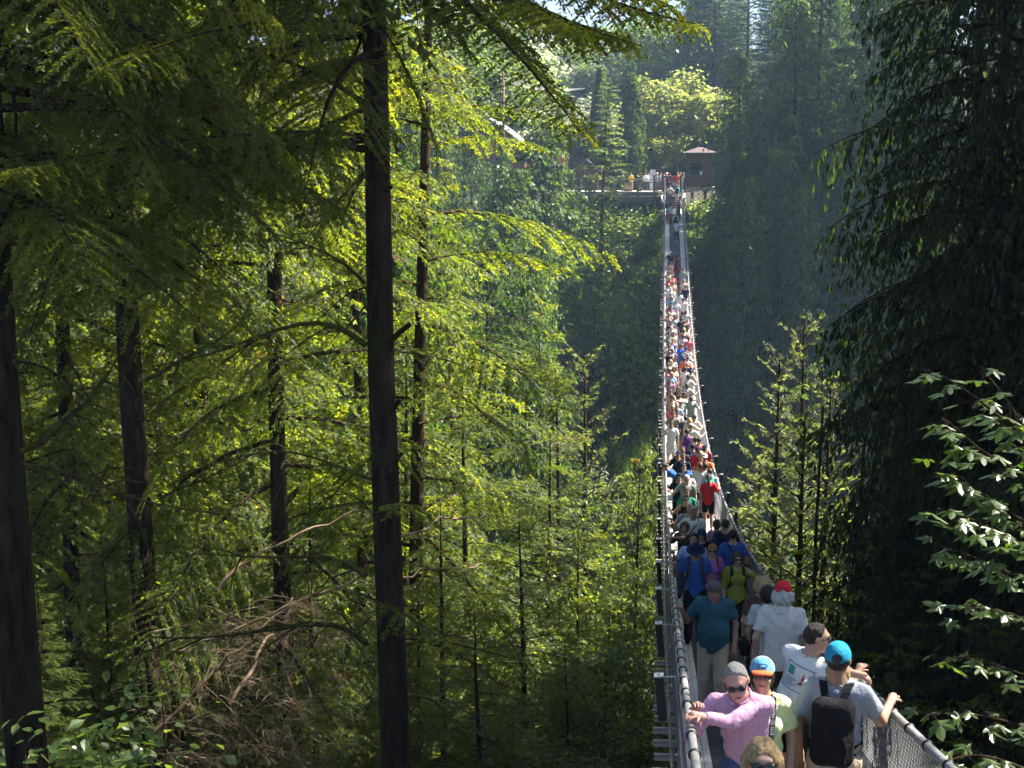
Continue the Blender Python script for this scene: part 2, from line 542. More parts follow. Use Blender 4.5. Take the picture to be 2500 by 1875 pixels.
# floor boards, run away from the gorge
x = XL
while x < XE - 0.1:
    pbox('floor_board', x + 0.01, min(x + 0.58, XE), 131.0, 139.0, PZ - 0.06, PZ, M_FLOOR, plat)
    x += 0.58
x = XE
while x < pxX(1676, 133):
    pbox('floor_board', x + 0.01, x + 0.56, 132.6, 139.0, PZ - 0.06, PZ, M_FLOOR, plat)
    x += 0.57
pbox('edge_beam', XL, XE + 0.08, 130.78, 130.98, PZ - 0.38, PZ + 0.0, M_TIMBER, plat, 0.02)
pbox('lower_beam', pxX(1505, 131), XE - 0.1, 130.85, 131.05, PZ - 0.95, PZ - 0.46, M_TIMBER, plat, 0.02)
for px in (1400, 1470, 1530, 1557, 1598):
    X = pxX(px, 131)
    pbox('support_post', X - 0.13, X + 0.13, 131.1, 131.36, PZ - 18.0, PZ - 0.07, M_TIMBER, plat)
for px in (1625, 1690, 1722):
    X = pxX(px, 134)
    pbox('support_post', X - 0.13, X + 0.13, 134.0, 134.26, PZ - 14.0, PZ - 0.07, M_TIMBER, plat)
# life ring hanging under the platform
# railings
def railing(x0, x1, y, posts, h, mat=M_TIMBER, close=False):
    pbox('top_rail', x0, x1, y - 0.09, y + 0.09, PZ + h - 0.07, PZ + h, mat, plat, 0.01)
    pbox('bottom_rail', x0, x1, y - 0.04, y + 0.04, PZ + 0.12, PZ + 0.22, mat, plat)
    pbox('middle_rail', x0, x1, y - 0.03, y + 0.03, PZ + 0.82, PZ + 0.90, mat, plat)
    for X in posts:
        pbox('rail_post', X - 0.11, X + 0.11, y - 0.11, y + 0.11, PZ + 0.0, PZ + h - 0.075, mat, plat, 0.01)
    if close:
        X = x0 + 0.1
        while X < x1 - 0.1:
            pbox('baluster', X, X + 0.09, y - 0.055, y - 0.035, PZ + 0.1, PZ + h - 0.1, mat, plat)
            X += 0.16
railing(XL, XE, 131.15, [pxX(q, 131) for q in (1380, 1440, 1500, 1557, 1597)], 1.12)
railing(pxX(1594, 132.7), pxX(1621, 132.7), 132.7, [pxX(1597, 132.7), pxX(1619, 132.7)], 1.5, close=True)
railing(pxX(1661, 132.7), pxX(1675, 132.7), 132.7, [pxX(1661.5, 132.7), pxX(1673, 132.7)], 1.5, close=True)
# rear railing with mesh look
pbox('top_rail', XL, pxX(1622, 138.5), 138.4, 138.5, PZ + 1.05, PZ + 1.12, M_TIMBER, plat)
for px in (1380, 1420, 1460, 1500, 1545, 1590, 1620):
    X = pxX(px, 138.5)
    pbox('rail_post', X - 0.05, X + 0.05, 138.4, 138.5, PZ, PZ + 1.05, M_TIMBER, plat)
# steps from the bridge up to the platform
z0, z1 = float(deck_z(128.6)), PZ
ns = 7
for k in range(ns):
    y = 128.6 + (132.6 - 128.6) * k / ns
    z = z0 + (z1 - z0) * (k + 1) / ns
    pbox('stair_tread', 0.34, 1.66, y, y + 4.0 / ns + 0.03, z - 0.06, z - 0.012 * (k == ns - 1), M_TIMBER, plat)
for X in (0.20, 1.70):
    MB().obox(np.array([X + 0.04, 130.6, (z0 + z1) / 2 - 0.05]) - PO, (0.04, 0, 0), (0, 2.0, (z1 - z0) / 2), (0, 0, 0.22)).build('stair_stringer', M_TIMBER, plat)
for X in (0.22, 1.78):
    pbox('gate_post', X - 0.06, X + 0.06, 129.0, 129.12, z0 - 0.3, PZ + 1.25, M_WHITE, plat, 0.01)
    MB().tube([np.array((X, 129.06, PZ + 1.1)) - PO, np.array((X, 132.6, PZ + 1.25)) - PO], 0.045, 8).build('stair_rail', M_ALU, plat)
# white cable anchors under the platform
for X in (0.0, 2.0):
    mb = MB()
    for d in (-0.09, 0, 0.09):
        mb.tube([np.array((X + d, 129.0, PZ - 0.1)) - PO, np.array((X, 128.5, PZ - 0.75)) - PO], 0.02, 5)
    mb.tube([np.array((X, 128.52, PZ - 0.62)) - PO, np.array((X, 128.45, PZ - 0.9)) - PO], 0.13, 8)
    mb.build('cable_anchor', M_ALU, plat)
# crate behind the railing, white sign panel, life ring
cx0 = pxX(1524, 132.3); cx1 = pxX(1544, 132.3)
o = empty('planter_box', (0.5 * (cx0 + cx1), 132.4, PZ), 0, 'plain wooden box standing behind the platform railing', 'box')
MB().box(-(cx1 - cx0) / 2, (cx1 - cx0) / 2, -0.35, 0.35, 0.0, 0.86, 0.01).build('panel', M_CRATE, o)
MB().box(-(cx1 - cx0) / 2 - 0.04, (cx1 - cx0) / 2 + 0.04, -0.39, 0.39, 0.862, 0.90, 0.01).build('lid', M_CRATE, o)
sx0, sx1 = pxX(1586, 134.5), pxX(1600, 134.5)
o = empty('white_sign', (0.5 * (sx0 + sx1), 134.5, PZ), 0, 'tall blank white sign panel on the far platform', 'sign')
MB().box(-(sx1 - sx0) / 2, (sx1 - sx0) / 2, -0.04, 0.04, 0.12, 1.95, 0.01).build('panel', M_WHITE, o)
for s in (-1, 1):
    MB().box(s * 0.2 - 0.04, s * 0.2 + 0.04, -0.03, 0.03, 0.0, 0.12).build('foot', M_TIMBER, o)
lr = at(1585, 494.5, 131.4)
vs, fs = [], []
for i in range(18):
    a = 2 * math.pi * i / 18
    for k in range(6):
        b_ = 2 * math.pi * k / 6
        r = 0.125 + 0.028 * math.cos(b_)
        vs.append((r * math.cos(a), 0.028 * math.sin(b_), r * math.sin(a)))
for i in range(18):
    for k in range(6):
        fs.append((i * 6 + k, i * 6 + (k + 1) % 6, ((i + 1) % 18) * 6 + (k + 1) % 6, ((i + 1) % 18) * 6 + k))
lo = link('pipe_ring', np_mesh('pipe_ring', vs, fs, M_WHITE, True), None, tuple(lr))
tag(lo, 'small white ring hanging under the far platform', 'ring')

# kiosk
ky = 132.2
kx0, kx1 = pxX(1676, ky), pxX(1740, ky)
kf = float(at(1700, 456, ky)[2])
KO = np.array([(kx0 + kx1) / 2, ky, kf])
kiosk = empty('wooden_kiosk', tuple(KO), 0, 'small brown timber kiosk with dark window beside the far bridge end', 'kiosk')
def kb(name, x0, x1, y0, y1, z0, z1, mat, par=kiosk, bev=0.0):
    return MB().box(x0 - KO[0], x1 - KO[0], y0 - KO[1], y1 - KO[1], z0 - KO[2], z1 - KO[2], bev).build(name, mat, par)
kt = float(at(1700, 377, ky)[2])
wx0, wx1 = pxX(1683.5, ky), pxX(1711.5, ky)
wz0, wz1 = float(at(1700, 427, ky)[2]), float(at(1700, 398, ky)[2])
kb('floor_slab', kx0 - 0.1, kx1 + 0.3, ky - 0.1, ky + 2.6, kf - 0.36, kf - 0.02, M_FLOOR)
x = kx0
while x < kx1 - 0.05:                       # vertical cladding boards
    xe = min(x + 0.2, kx1)
    yj = ky + 0.006 * math.sin(x * 37)
    if xe <= wx0 or x >= wx1:
        kb('cladding_board', x + 0.005, xe - 0.005, yj, ky + 0.05, kf, kt, M_CEDARB)
    else:
        kb('cladding_board', x + 0.005, xe - 0.005, yj, ky + 0.05, kf, wz0, M_CEDARB)
        kb('cladding_board', x + 0.005, xe - 0.005, yj, ky + 0.05, wz1, kt, M_CEDARB)
    x = xe
kb('wall', kx0 + 0.02, kx1 - 0.02, ky + 2.40, ky + 2.46, kf, kt, M_CEDARB)
kb('wall', kx0 + 0.02, kx0 + 0.08, ky + 0.06, ky + 2.39, kf, kt, M_CEDARB)
kb('wall', kx1 - 0.08, kx1 - 0.02, ky + 0.06, ky + 2.39, kf, kt, M_CEDARB)
kb('corner_post', kx0 - 0.05, kx0 + 0.12, ky - 0.06, ky - 0.01, kf, kt, M_CEDARB)
win = kb('window', wx0 - 0.08, wx1 + 0.08, ky - 0.045, ky - 0.012, wz0 - 0.09, wz0 - 0.01, M_TIMBER)
kb('pane', wx0, wx1, ky + 0.02, ky + 0.03, wz0, wz1, M_GLASS, win)
kb('frame', wx0 - 0.07, wx0 - 0.0, ky - 0.04, ky - 0.013, wz0, wz1, M_TIMBER, win)
kb('frame', wx1 + 0.0, wx1 + 0.07, ky - 0.04, ky - 0.013, wz0, wz1, M_TIMBER, win)
kb('notice', wx1 - 0.17, wx1 + 0.07, ky - 0.055, ky - 0.048, wz0 + 0.02, wz0 + 0.36, M_PAPER)
# hipped roof
e0, e1 = kt, kt + 0.42
ov = 0.42
vs = [(kx0 - ov, ky - 0.5, e0), (kx1 + ov, ky - 0.5, e0), (kx1 + ov, ky + 2.9, e0), (kx0 - ov, ky + 2.9, e0),
      (kx0 - ov, ky - 0.5, e0 + 0.16), (kx1 + ov, ky - 0.5, e0 + 0.16), (kx1 + ov, ky + 2.9, e0 + 0.16), (kx0 - ov, ky + 2.9, e0 + 0.16),
      (kx0 + 1.0, ky + 1.2, e1 + 0.25), (kx1 - 1.0, ky + 1.2, e1 + 0.25)]
fs = [(3, 2, 1, 0), (0, 1, 5, 4), (1, 2, 6, 5), (2, 3, 7, 6), (3, 0, 4, 7), (4, 5, 9, 8), (5, 6, 9), (6, 7, 8, 9), (7, 4, 8)]
MB().add([tuple(np.array(v) - KO) for v in vs], fs).build('roof', M_ROOF, kiosk)

# pale roofed house up left behind the trees
def house(name, label, px0, px1, ytop, yeave, Y, depth, roofm, wallm, flip=False):
    a, b_ = at(px0, ytop, Y), at(px1, yeave, Y)
    zf = float(ground_z(b_[0], Y + depth / 2)) - 0.3
    o = empty(name, ((a[0] + b_[0]) / 2, Y + depth / 2, zf), 0, label, 'house')
    O = np.array(o.location)
    ridge = np.array([a[0], Y, a[2]]); eave = np.array([b_[0], Y, b_[2]])
    other = np.array([a[0] - (b_[0] - a[0]), Y, b_[2]])
    d = np.array([0, depth, 0]); t = np.array([0, 0, 0.16])
    for e in (eave, other):
        vs = [ridge, e, e + d, ridge + d, ridge + t, e + t, e + d + t, ridge + d + t]
        r = MB().add([q - O for q in vs], [(0, 1, 2, 3), (7, 6, 5, 4), (0, 4, 5, 1), (1, 5, 6, 2), (2, 6, 7, 3), (3, 7, 4, 0)]).build('roof', roofm, o)
    w0, w1 = other + np.array([0.5, 0.4, 0]), eave + np.array([-0.5, 0.4, 0])
    top = ridge + np.array([0, 0.4, -0.25])
    vs = [(w0[0], w0[1], zf), (w1[0], w1[1], zf), w1 - [0, 0, .1], top, w0 - [0, 0, .1]]
    vs += [np.array(q) + np.array([0, depth - 0.8, 0]) for q in vs]
    MB().add([np.array(q) - O for q in vs], [(0, 1, 2, 3, 4), (9, 8, 7, 6, 5), (0, 5, 6, 1), (1, 6, 7, 2), (4, 9, 5, 0)]).build('wall', wallm, o)
    for s in (-0.35, 0.15):
        xw = (w0[0] + w1[0]) / 2 + s * (w1[0] - w0[0])
        wz = w1[2] - 1.5
        wo_ = MB().box(xw - 0.6 - O[0], xw + 0.6 - O[0], w0[1] - 0.05 - O[1], w0[1] - 0.02 - O[1], wz - 0.6 - O[2], wz + 0.6 - O[2]).build('window', M_TIMBER, o)
        MB().box(xw - 0.5 - O[0], xw + 0.5 - O[0], w0[1] - 0.07 - O[1], w0[1] - 0.055 - O[1], wz - 0.5 - O[2], wz + 0.5 - O[2]).build('pane', M_GLASS, wo_)
    return o
house('gabled_house', 'house with pale sloping roof among the far trees', 1195, 1292, 292, 362, 148.0, 9.0, M_WHITE, M_CEDARB)
M_GROOF = plain('grey_slate', (0.25, 0.25, 0.28), 0.7)
house('low_cabin', 'low cabin with grey roof behind the drooping conifer', 1432, 1392, 392, 424, 144.0, 6.0, M_GROOF, M_CEDARB)
p0 = at(1371, 398, 142.0)
o = empty('orange_totem', (p0[0], 142.0, float(ground_z(p0[0], 142.0)) - 0.1), 0, 'orange carved post showing above the far trees', 'carving')
hz = float(at(1371, 372, 142.0)[2]) - o.location[2]
MB().box(-0.16, 0.16, -0.16, 0.16, 0, hz * 0.72, 0.03).build('post', M_CRATE, o)
MB().box(-0.42, 0.30, -0.2, 0.2, hz * 0.72 + 0.003, hz, 0.05).build('carved_head', M_ORANGE, o)
# utility pole with lamp and wires
pp = at(1229, 240, 146.0)
zb = float(ground_z(pp[0], 146.0)) - 0.3
o = empty('utility_pole', (pp[0], 146.0, zb), 0, 'brown utility pole with small lamp above the pale roof', 'pole')
ztop = float(at(1229, 176, 146.0)[2]) - zb
MB().tube([(0, 0, 0), (0, 0, ztop)], [0.19, 0.12], 10).build('pole', M_CEDARB, o, True)
MB().tube([(0, 0, ztop * 0.66), (0.35, 0, ztop * 0.68)], 0.03, 6).tube([(0.35, 0, ztop * .68), (0.35, 0, ztop * .68 - 0.3)], [0.16, 0.12], 8).build('lamp', M_WHITE, o, True)
MB().box(-0.9, 0.9, -0.06, 0.06, ztop - 0.5, ztop - 0.38).build('crossarm', M_CEDARB, o)
for k in range(4):
    x = -0.75 + 0.5 * k
    pts = [np.array((x + 0.9 * t * 8, 30 * t * 0.2, ztop - 0.36 - 1.2 * 4 * t * (1 - t) * 0.6 - t * 1.0)) for t in np.linspace(0, 1, 10)]
    MB().tube(pts, 0.010, 4, False).build('wire', M_CABLE, o)
# ------------------------------------------------------------------ foliage generators
def unit(v):
    return v / (np.linalg.norm(v, axis=-1, keepdims=True) + 1e-9)

def kites(base, dirs, side, ln, wd):
    """leaf quads: base (N,3), direction, side vectors -> (N,4,3)"""
    ln = np.asarray(ln)[:, None]; wd = np.asarray(wd)[:, None]
    mid = base + dirs * ln * 0.55
    return np.stack([base, mid + side * wd * 0.5, base + dirs * ln, mid - side * wd * 0.5], 1)

def bough(rng, L, leaf, width=0.36, rise=0.10, droop=0.35, hang=0.25, wid_leaf=0.34, sub_gap=None, bare=0.12, tilt=0.5, dens=1.0, curtain=0.0, wob=0.04):
    """a flat conifer spray of length L along +x: returns leaf quads (N,4,3) and stem polyline"""
    gap = sub_gap or leaf * 1.5
    ns = max(6, int(L * (1 - bare) / gap))
    xi = bare + (1 - bare) * (np.arange(ns) + rng.random(ns)) / ns
    def axis(t):
        return np.stack([L * t, wob * L * np.sin(3.1 * t + rng_ph), L * (rise * t - droop * t * t)], -1)
    rng_ph = rng.random() * 6
    P, D, S, LN = [], [], [], []
    for sgn in (-1, 1):
        x = np.clip(xi + rng.normal(0, 0.3 / ns, ns), 0.02, 0.995)
        o = axis(x)
        ls = width * L * np.clip((x - bare * 0.5) * 3.2, 0.15, 1) * np.clip(1.12 - x, 0.06, 1) ** 0.8 * rng.uniform(0.55, 1.15, ns)
        ls = np.maximum(ls, leaf * 1.2)
        a = np.radians(rng.uniform(42, 66, ns))
        d = np.stack([np.cos(a), sgn * np.sin(a), np.zeros(ns)], -1)
        slope_ = rise - 2 * droop * x
        d[:, 2] = slope_ * np.cos(a) + rng.normal(0, 0.10, ns)
        d = unit(d)
        for q in range(ns):
            m = max(2, int(ls[q] / (leaf * 0.42) * dens))
            s = (np.arange(m) + rng.random(m) * 0.7) / m
            pt = o[q] + d[q] * (ls[q] * s)[:, None]
            hq = hang * rng.uniform(0.6, 1.4)
            pt[:, 2] -= hq * ls[q] * s ** 1.6
            tang = np.tile(d[q], (m, 1)); tang[:, 2] -= hq * 1.6 * s ** 0.6
            tang = unit(tang)
            lat = np.cross(tang, np.array([0, 0, 1.0])); lat = unit(lat)
            for s2 in (-1, 1):
                al = np.radians(rng.uniform(25, 60, m))[:, None]
                dd = unit(np.cos(al) * tang + s2 * np.sin(al) * lat + np.array([0, 0, 1.0]) * rng.normal(-0.12 - curtain, 0.22, (m, 1)))
                P.append(pt); D.append(dd)
                nrm = unit(np.array([0, 0, 1.0]) + rng.normal(0, tilt, (m, 3)))
                S.append(unit(np.cross(dd, nrm)))
                LN.append(leaf * rng.uniform(0.6, 1.3, m))
    P, D, S, LN = map(np.concatenate, (P, D, S, LN))
    q = kites(P, D, S, LN, LN * wid_leaf * rng.uniform(0.8, 1.25, len(LN)))
    stem = axis(np.linspace(0, 0.97, 6))
    return q.astype(np.float32), stem

def rotmat(az, pitch, roll=0.0):
    return np.array(Matrix.Rotation(az, 3, 'Z') @ Matrix.Rotation(-pitch, 3, 'Y') @ Matrix.Rotation(roll, 3, 'X'))

class Boughs:
    """a small library of sprays of one habit, sorted by length"""
    def __init__(self, seed, lens, leaf, per=2, **kw):
        rng = np.random.default_rng(seed)
        self.items = [(L,) + bough(rng, L, leaf, **kw) for L in lens for _ in range(per)]
        self.rng = rng
    def pick(self, L):
        c = sorted(self.items, key=lambda it: abs(math.log(it[0] / L)) + 0.25 * self.rng.random())[0]
        k = L / c[0]
        return c[1] * k, c[2] * k

def quads_mesh(name, Q, mat):
    Q = np.asarray(Q, np.float32)
    v = Q.reshape(-1, 3)
    f = np.arange(len(v), dtype=np.int32).reshape(-1, 4)
    return np_mesh(name, v, f, mat)

def tube_np(pts, rad, n=5):
    pts = np.asarray(pts, float)
    t = unit(np.gradient(pts, axis=0))
    ref = np.array([0.13, 0.21, 0.97]) if abs(t[0][2]) < 0.85 else np.array([0.97, 0.2, 0.1])
    a = unit(np.cross(t, ref)); b = np.cross(a, t)
    w = np.linspace(0, 2 * math.pi, n + 1)[:-1]
    v = pts[:, None] + np.asarray(rad)[:, None, None] * (np.cos(w)[None, :, None] * a[:, None] + np.sin(w)[None, :, None] * b[:, None])
    m = len(pts)
    i, k = np.meshgrid(np.arange(m - 1), np.arange(n), indexing='ij')
    k2 = (k + 1) % n
    f = np.stack([i * n + k, i * n + k2, (i + 1) * n + k2, (i + 1) * n + k], -1).reshape(-1, 4)
    return v.reshape(-1, 3), f

class Wood:
    def __init__(self):
        self.v, self.f, self.n = [], [], 0
    def tube(self, pts, rad, n=5):
        v, f = tube_np(pts, rad, n)
        self.v.append(v); self.f.append(f + self.n); self.n += len(v)
    def mesh(self, name, mat):
        return np_mesh(name, np.concatenate(self.v), np.concatenate(self.f), mat, True)

def conifer(seed, H, R, lib, n, t0=0.15, prof=0.75, rad=0.2, top_pitch=30, low_pitch=-14, bare_limbs=0, leafmat_=None, barkmat=None, lean=0.0, sides=9, jag=0.25):
    """returns (trunk mesh, crown mesh) for a conifer of height H and crown radius R"""
    rng = np.random.default_rng(seed)
    zz = np.linspace(0, H, 12)
    ph = rng.random(2) * 6
    ax = np.stack([0.006 * H * np.sin(zz / H * 4 + ph[0]) + lean * zz, 0.006 * H * np.sin(zz / H * 5 + ph[1]), zz], -1)
    def axis(z):
        return np.array([np.interp(z, zz, ax[:, 0]), np.interp(z, zz, ax[:, 1]), z])
    wood = Wood()
    wood.tube(ax, rad * np.linspace(1, 0.0, 12) ** 0.8 * np.array([1.25] + [1] * 11) + 0.008, sides)
    Q = []
    az = rng.random() * 6
    for k in range(n):
        t = t0 + (1 - t0) * ((k + rng.random()) / n) ** 0.92
        z = min(t * H, H * 0.99)
        az += 2.399 + rng.normal(0, 0.35)
        L = R * max(0.05, ((1 - t) / (1 - t0))) ** prof * rng.uniform(1 - jag, 1 + jag * 0.6) + 0.12
        if t < t0 + 0.1:
            L *= 0.55 + 4.5 * (t - t0)
        u = (t - t0) / (1 - t0)
        pitch = math.radians(low_pitch + (top_pitch - low_pitch) * u ** 1.5 + rng.normal(0, 6))
        q, st = lib.pick(L)
        M_ = rotmat(az, pitch, rng.normal(0, 0.2))
        o = axis(z)
        Q.append((q.reshape(-1, 3) @ M_.T + o).reshape(-1, 4, 3))
        wood.tube(st @ M_.T + o, np.linspace(0.010 * L + 0.006, 0.003, len(st)), 3)
    for k in range(bare_limbs):
        z = H * rng.uniform(0.04, t0 + 0.15)
        a = rng.random() * 6.28
        L = R * rng.uniform(0.2, 0.75)
        tt = np.linspace(0, 1, 6)
        st = np.stack([L * tt, 0.1 * L * np.sin(tt * 4 + a), L * (0.12 * tt - 0.35 * tt ** 2)], -1)
        M_ = rotmat(a, rng.normal(0, 0.2))
        wood.tube(st @ M_.T + axis(z), np.linspace(0.022, 0.004, 6), 4)
        for j in range(5):
            s0 = (st @ M_.T + axis(z))[1 + j % 5]
            d = unit(rng.normal(0, 1, 3) + np.array([math.cos(a), math.sin(a), -0.5]))
            tl = L * rng.uniform(0.15, 0.4)
            wood.tube(np.array([s0, s0 + d * tl * 0.5 + [0, 0, -0.02], s0 + d * tl + [0, 0, -0.1 * tl]]), [0.007, 0.005, 0.002], 3)
    tm = wood.mesh('trunk', barkmat or M_BARK)
    cm = quads_mesh('crown', np.concatenate(Q), leafmat_)
    return tm, cm

def broadleaf(seed, H, R, nleaf, leaf, mat, bark=None, rad=0.12, trunk_frac=0.35, clumps=60, squash=0.8, flat=0.5):
    """deciduous tree: branching limbs, leaves in clumps along the twigs"""
    rng = np.random.default_rng(seed)
    wood = Wood()
    bz = H * trunk_frac
    wood.tube(np.array([[0, 0, 0], [0.1, 0.05, bz * 0.5], [0, 0.1, bz], [0.1, 0, H * 0.7]]), [rad * 1.2, rad, rad * 0.8, rad * 0.2], 8)
    C = []
    for k in range(clumps):
        u = rng.normal(0, 1, 3); u = u / np.linalg.norm(u) * rng.random() ** 0.4
        c = np.array([u[0] * R, u[1] * R, bz + (H - bz) * (0.5 + 0.5 * u[2] * squash + 0.08 * rng.normal())])
        s = np.array([0, 0, bz * rng.uniform(0.6, 1.5)])
        mid = (s + c) / 2 + rng.normal(0, 0.08 * R, 3) + [0, 0, 0.12 * R]
        wood.tube(np.array([s, mid, c]), [rad * 0.28, rad * 0.16, 0.008], 4)
        C.append(c)
    C = np.array(C)
    k = rng.integers(0, clumps, nleaf)
    cr = R * rng.uniform(0.16, 0.34, clumps)
    P = C[k] + rng.normal(0, 0.5, (nleaf, 3)) * cr[k][:, None] * np.array([1, 1, 0.55])
    D = unit(rng.normal(0, 1, (nleaf, 3)) * np.array([1, 1, 0.5]) + np.array([0, 0, -0.35]))
    nr = unit(np.array([0, 0, 1.0]) + rng.normal(0, flat, (nleaf, 3)))
    S = unit(np.cross(D, nr))
    ln = leaf * rng.uniform(0.6, 1.3, nleaf)
    return wood.mesh('trunk', bark or M_BARK_PALE), quads_mesh('crown', kites(P, D, S, ln, ln * 0.72), mat)

def columnar(seed, H, R, nleaf, leaf, mat):
    """dense clipped cedar: upright sprays over a spindle"""
    rng = np.random.default_rng(seed)
    t = rng.random(nleaf) ** 0.8
    prof = np.clip(1.0 - t, 0, 1) ** 0.62 * np.clip(0.82 + 1.4 * t, 0, 1)
    a = rng.random(nleaf) * 6.283
    lump = 1 + 0.07 * np.sin(5 * a + 9 * t) + 0.06 * np.sin(11 * a - 23 * t) + 0.05 * np.sin(3 * a + 37 * t)
    r = R * prof * lump * (1 - 0.22 * rng.random(nleaf) ** 1.5)
    P = np.stack([r * np.cos(a), r * np.sin(a), 0.1 + t * (H - 0.2)], -1)
    D = unit(np.stack([np.cos(a) * 0.55, np.sin(a) * 0.55, np.ones(nleaf)], -1) + rng.normal(0, 0.35, (nleaf, 3)))
    S = unit(np.cross(D, unit(np.stack([np.cos(a), np.sin(a), 0 * a], -1) + rng.normal(0, 0.5, (nleaf, 3)))))
    ln = leaf * rng.uniform(0.6, 1.3, nleaf)
    # inner solid so that the column is not see-through
    zz = np.linspace(0, H * 0.97, 14)
    pr = R * 0.72 * np.clip(1 - zz / H, 0, 1) ** 0.62 * np.clip(0.82 + 1.4 * zz / H, 0, 1)
    wood = Wood(); wood.tube(np.stack([0 * zz, 0 * zz, zz], -1), 0.12 * (1 - zz / H) + 0.01, 8)
    q = kites(P, D, S, ln, ln * 0.55)
    n2 = nleaf // 3
    P2 = P[:n2] * np.array([0.7, 0.7, 1.0])
    q2 = kites(P2, D[:n2], S[:n2], ln[:n2] * 1.6, ln[:n2] * 1.1)
    return wood.mesh('trunk', M_BARK), quads_mesh('crown', np.concatenate([q, q2]), mat)

def shrub(seed, R, nleaf, leaf, mat, H=None, wl=0.6):
    rng = np.random.default_rng(seed)
    H = H or R * 1.2
    wood = Wood()
    tips = []
    for k in range(14):
        a = rng.random() * 6.28; r = R * rng.uniform(0.3, 0.95)
        tip = np.array([r * math.cos(a), r * math.sin(a), H * rng.uniform(0.45, 1.0)])
        mid = tip * np.array([0.4, 0.4, 0.65]) + rng.normal(0, 0.06 * R, 3)
        wood.tube(np.array([[0, 0, -0.2], mid, tip]), [0.02, 0.014, 0.004], 4)
        tips.append((mid, tip))
    k = rng.integers(0, 14, nleaf)
    A = np.array([t[0] for t in tips])[k]; Bb = np.array([t[1] for t in tips])[k]
    s = rng.random((nleaf, 1)) ** 0.7
    P = A + (Bb - A) * s * 1.05 + rng.normal(0, 0.14 * R, (nleaf, 3))
    D = unit(rng.normal(0, 1, (nleaf, 3)) * [1, 1, 0.45] + [0, 0, -0.2])
    S = unit(np.cross(D, unit(np.array([0, 0, 1.0]) + rng.normal(0, 0.45, (nleaf, 3)))))
    ln = leaf * rng.uniform(0.6, 1.3, nleaf)
    return wood.mesh('stem', M_BARK), quads_mesh('foliage', kites(P, D, S, ln, ln * wl), mat)

# ------------------------------------------------------------------ spray libraries (near = fine, far = coarse)
LIB_HEM_N = Boughs(1, (1.0, 2.0, 3.2, 4.8), 0.060, 2, width=0.42, rise=0.14, droop=0.38, hang=0.42, sub_gap=0.105, wid_leaf=0.46, dens=1.15)
LIB_HEM_M = Boughs(2, (0.9, 1.8, 3.0, 4.5), 0.095, 2, width=0.44, rise=0.14, droop=0.38, hang=0.45, sub_gap=0.155, wid_leaf=0.48, dens=1.15)
LIB_HEM_F = Boughs(3, (0.9, 1.8, 3.0, 4.5), 0.22, 3, width=0.40, rise=0.10, droop=0.35, hang=0.4, sub_gap=0.36, wid_leaf=0.40)
LIB_CED_M = Boughs(4, (0.9, 1.8, 3.0, 4.5), 0.125, 2, width=0.36, rise=0.05, droop=0.30, hang=1.5, sub_gap=0.18, curtain=0.55, tilt=0.8, wid_leaf=0.40)
LIB_CED_F = Boughs(5, (0.9, 1.8, 3.0, 4.5), 0.26, 3, width=0.36, rise=0.05, droop=0.30, hang=1.3, sub_gap=0.33, curtain=0.6, tilt=0.8, wid_leaf=0.42)
LIB_FIR_M = Boughs(6, (0.7, 1.4, 2.4, 3.6), 0.085, 2, width=0.42, rise=0.12, droop=0.12, hang=0.15, sub_gap=0.15, wid_leaf=0.30)
LIB_FIR_F = Boughs(7, (0.9, 1.8, 3.0, 4.5), 0.30, 3, width=0.38, rise=0.15, droop=0.22, hang=0.25, sub_gap=0.42, wid_leaf=0.45)

KIT = {
    'hemlock_near': conifer(11, 24, 4.7, LIB_HEM_N, 74, 0.05, 0.60, 0.16, bare_limbs=10, leafmat_=M_HEM),
    'hemlock_mid': conifer(12, 24, 4.4, LIB_HEM_M, 120, 0.04, 0.62, 0.15, bare_limbs=14, leafmat_=M_HEM),
    'hemlock_mid2': conifer(13, 24, 3.8, LIB_HEM_M, 120, 0.03, 0.70, 0.14, bare_limbs=10, leafmat_=M_HEM),
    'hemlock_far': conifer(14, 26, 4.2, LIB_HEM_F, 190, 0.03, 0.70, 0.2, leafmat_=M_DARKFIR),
    'spruce_grey': conifer(26, 26, 4.2, LIB_HEM_F, 190, 0.03, 0.80, 0.2, leafmat_=M_FIR, low_pitch=-24),
    'cedar_dark': conifer(25, 24, 4.6, LIB_CED_M, 170, 0.04, 0.46, 0.22, leafmat_=M_SHADECED, top_pitch=25, low_pitch=-22),
    'cedar_far': conifer(16, 26, 4.8, LIB_CED_F, 280, 0.03, 0.60, 0.28, leafmat_=M_CED, top_pitch=25, low_pitch=-20),
    'fir_mid': conifer(17, 12, 2.6, LIB_FIR_M, 130, 0.05, 0.8, 0.11, leafmat_=M_FIR, top_pitch=42, low_pitch=-5),
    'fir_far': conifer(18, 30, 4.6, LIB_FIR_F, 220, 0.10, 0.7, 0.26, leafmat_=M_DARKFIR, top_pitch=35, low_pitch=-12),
    'maple_far': broadleaf(19, 9, 3.6, 9000, 0.30, M_SUNLEAF, clumps=90),
    'alder_mid': broadleaf(20, 22, 3.0, 15000, 0.13, M_ALDER, clumps=150, rad=0.12, trunk_frac=0.42),
    'broad_far': broadleaf(21, 10, 4.2, 15000, 0.22, M_ALDER, clumps=110),
    'broad_pale': broadleaf(23, 10, 4.2, 9000, 0.36, M_HAZELEAF, clumps=90),
    'column': columnar(22, 10, 1.8, 9000, 0.26, M_COLUMN),
}
KIT['cedar_mid'] = KIT['cedar_dark']
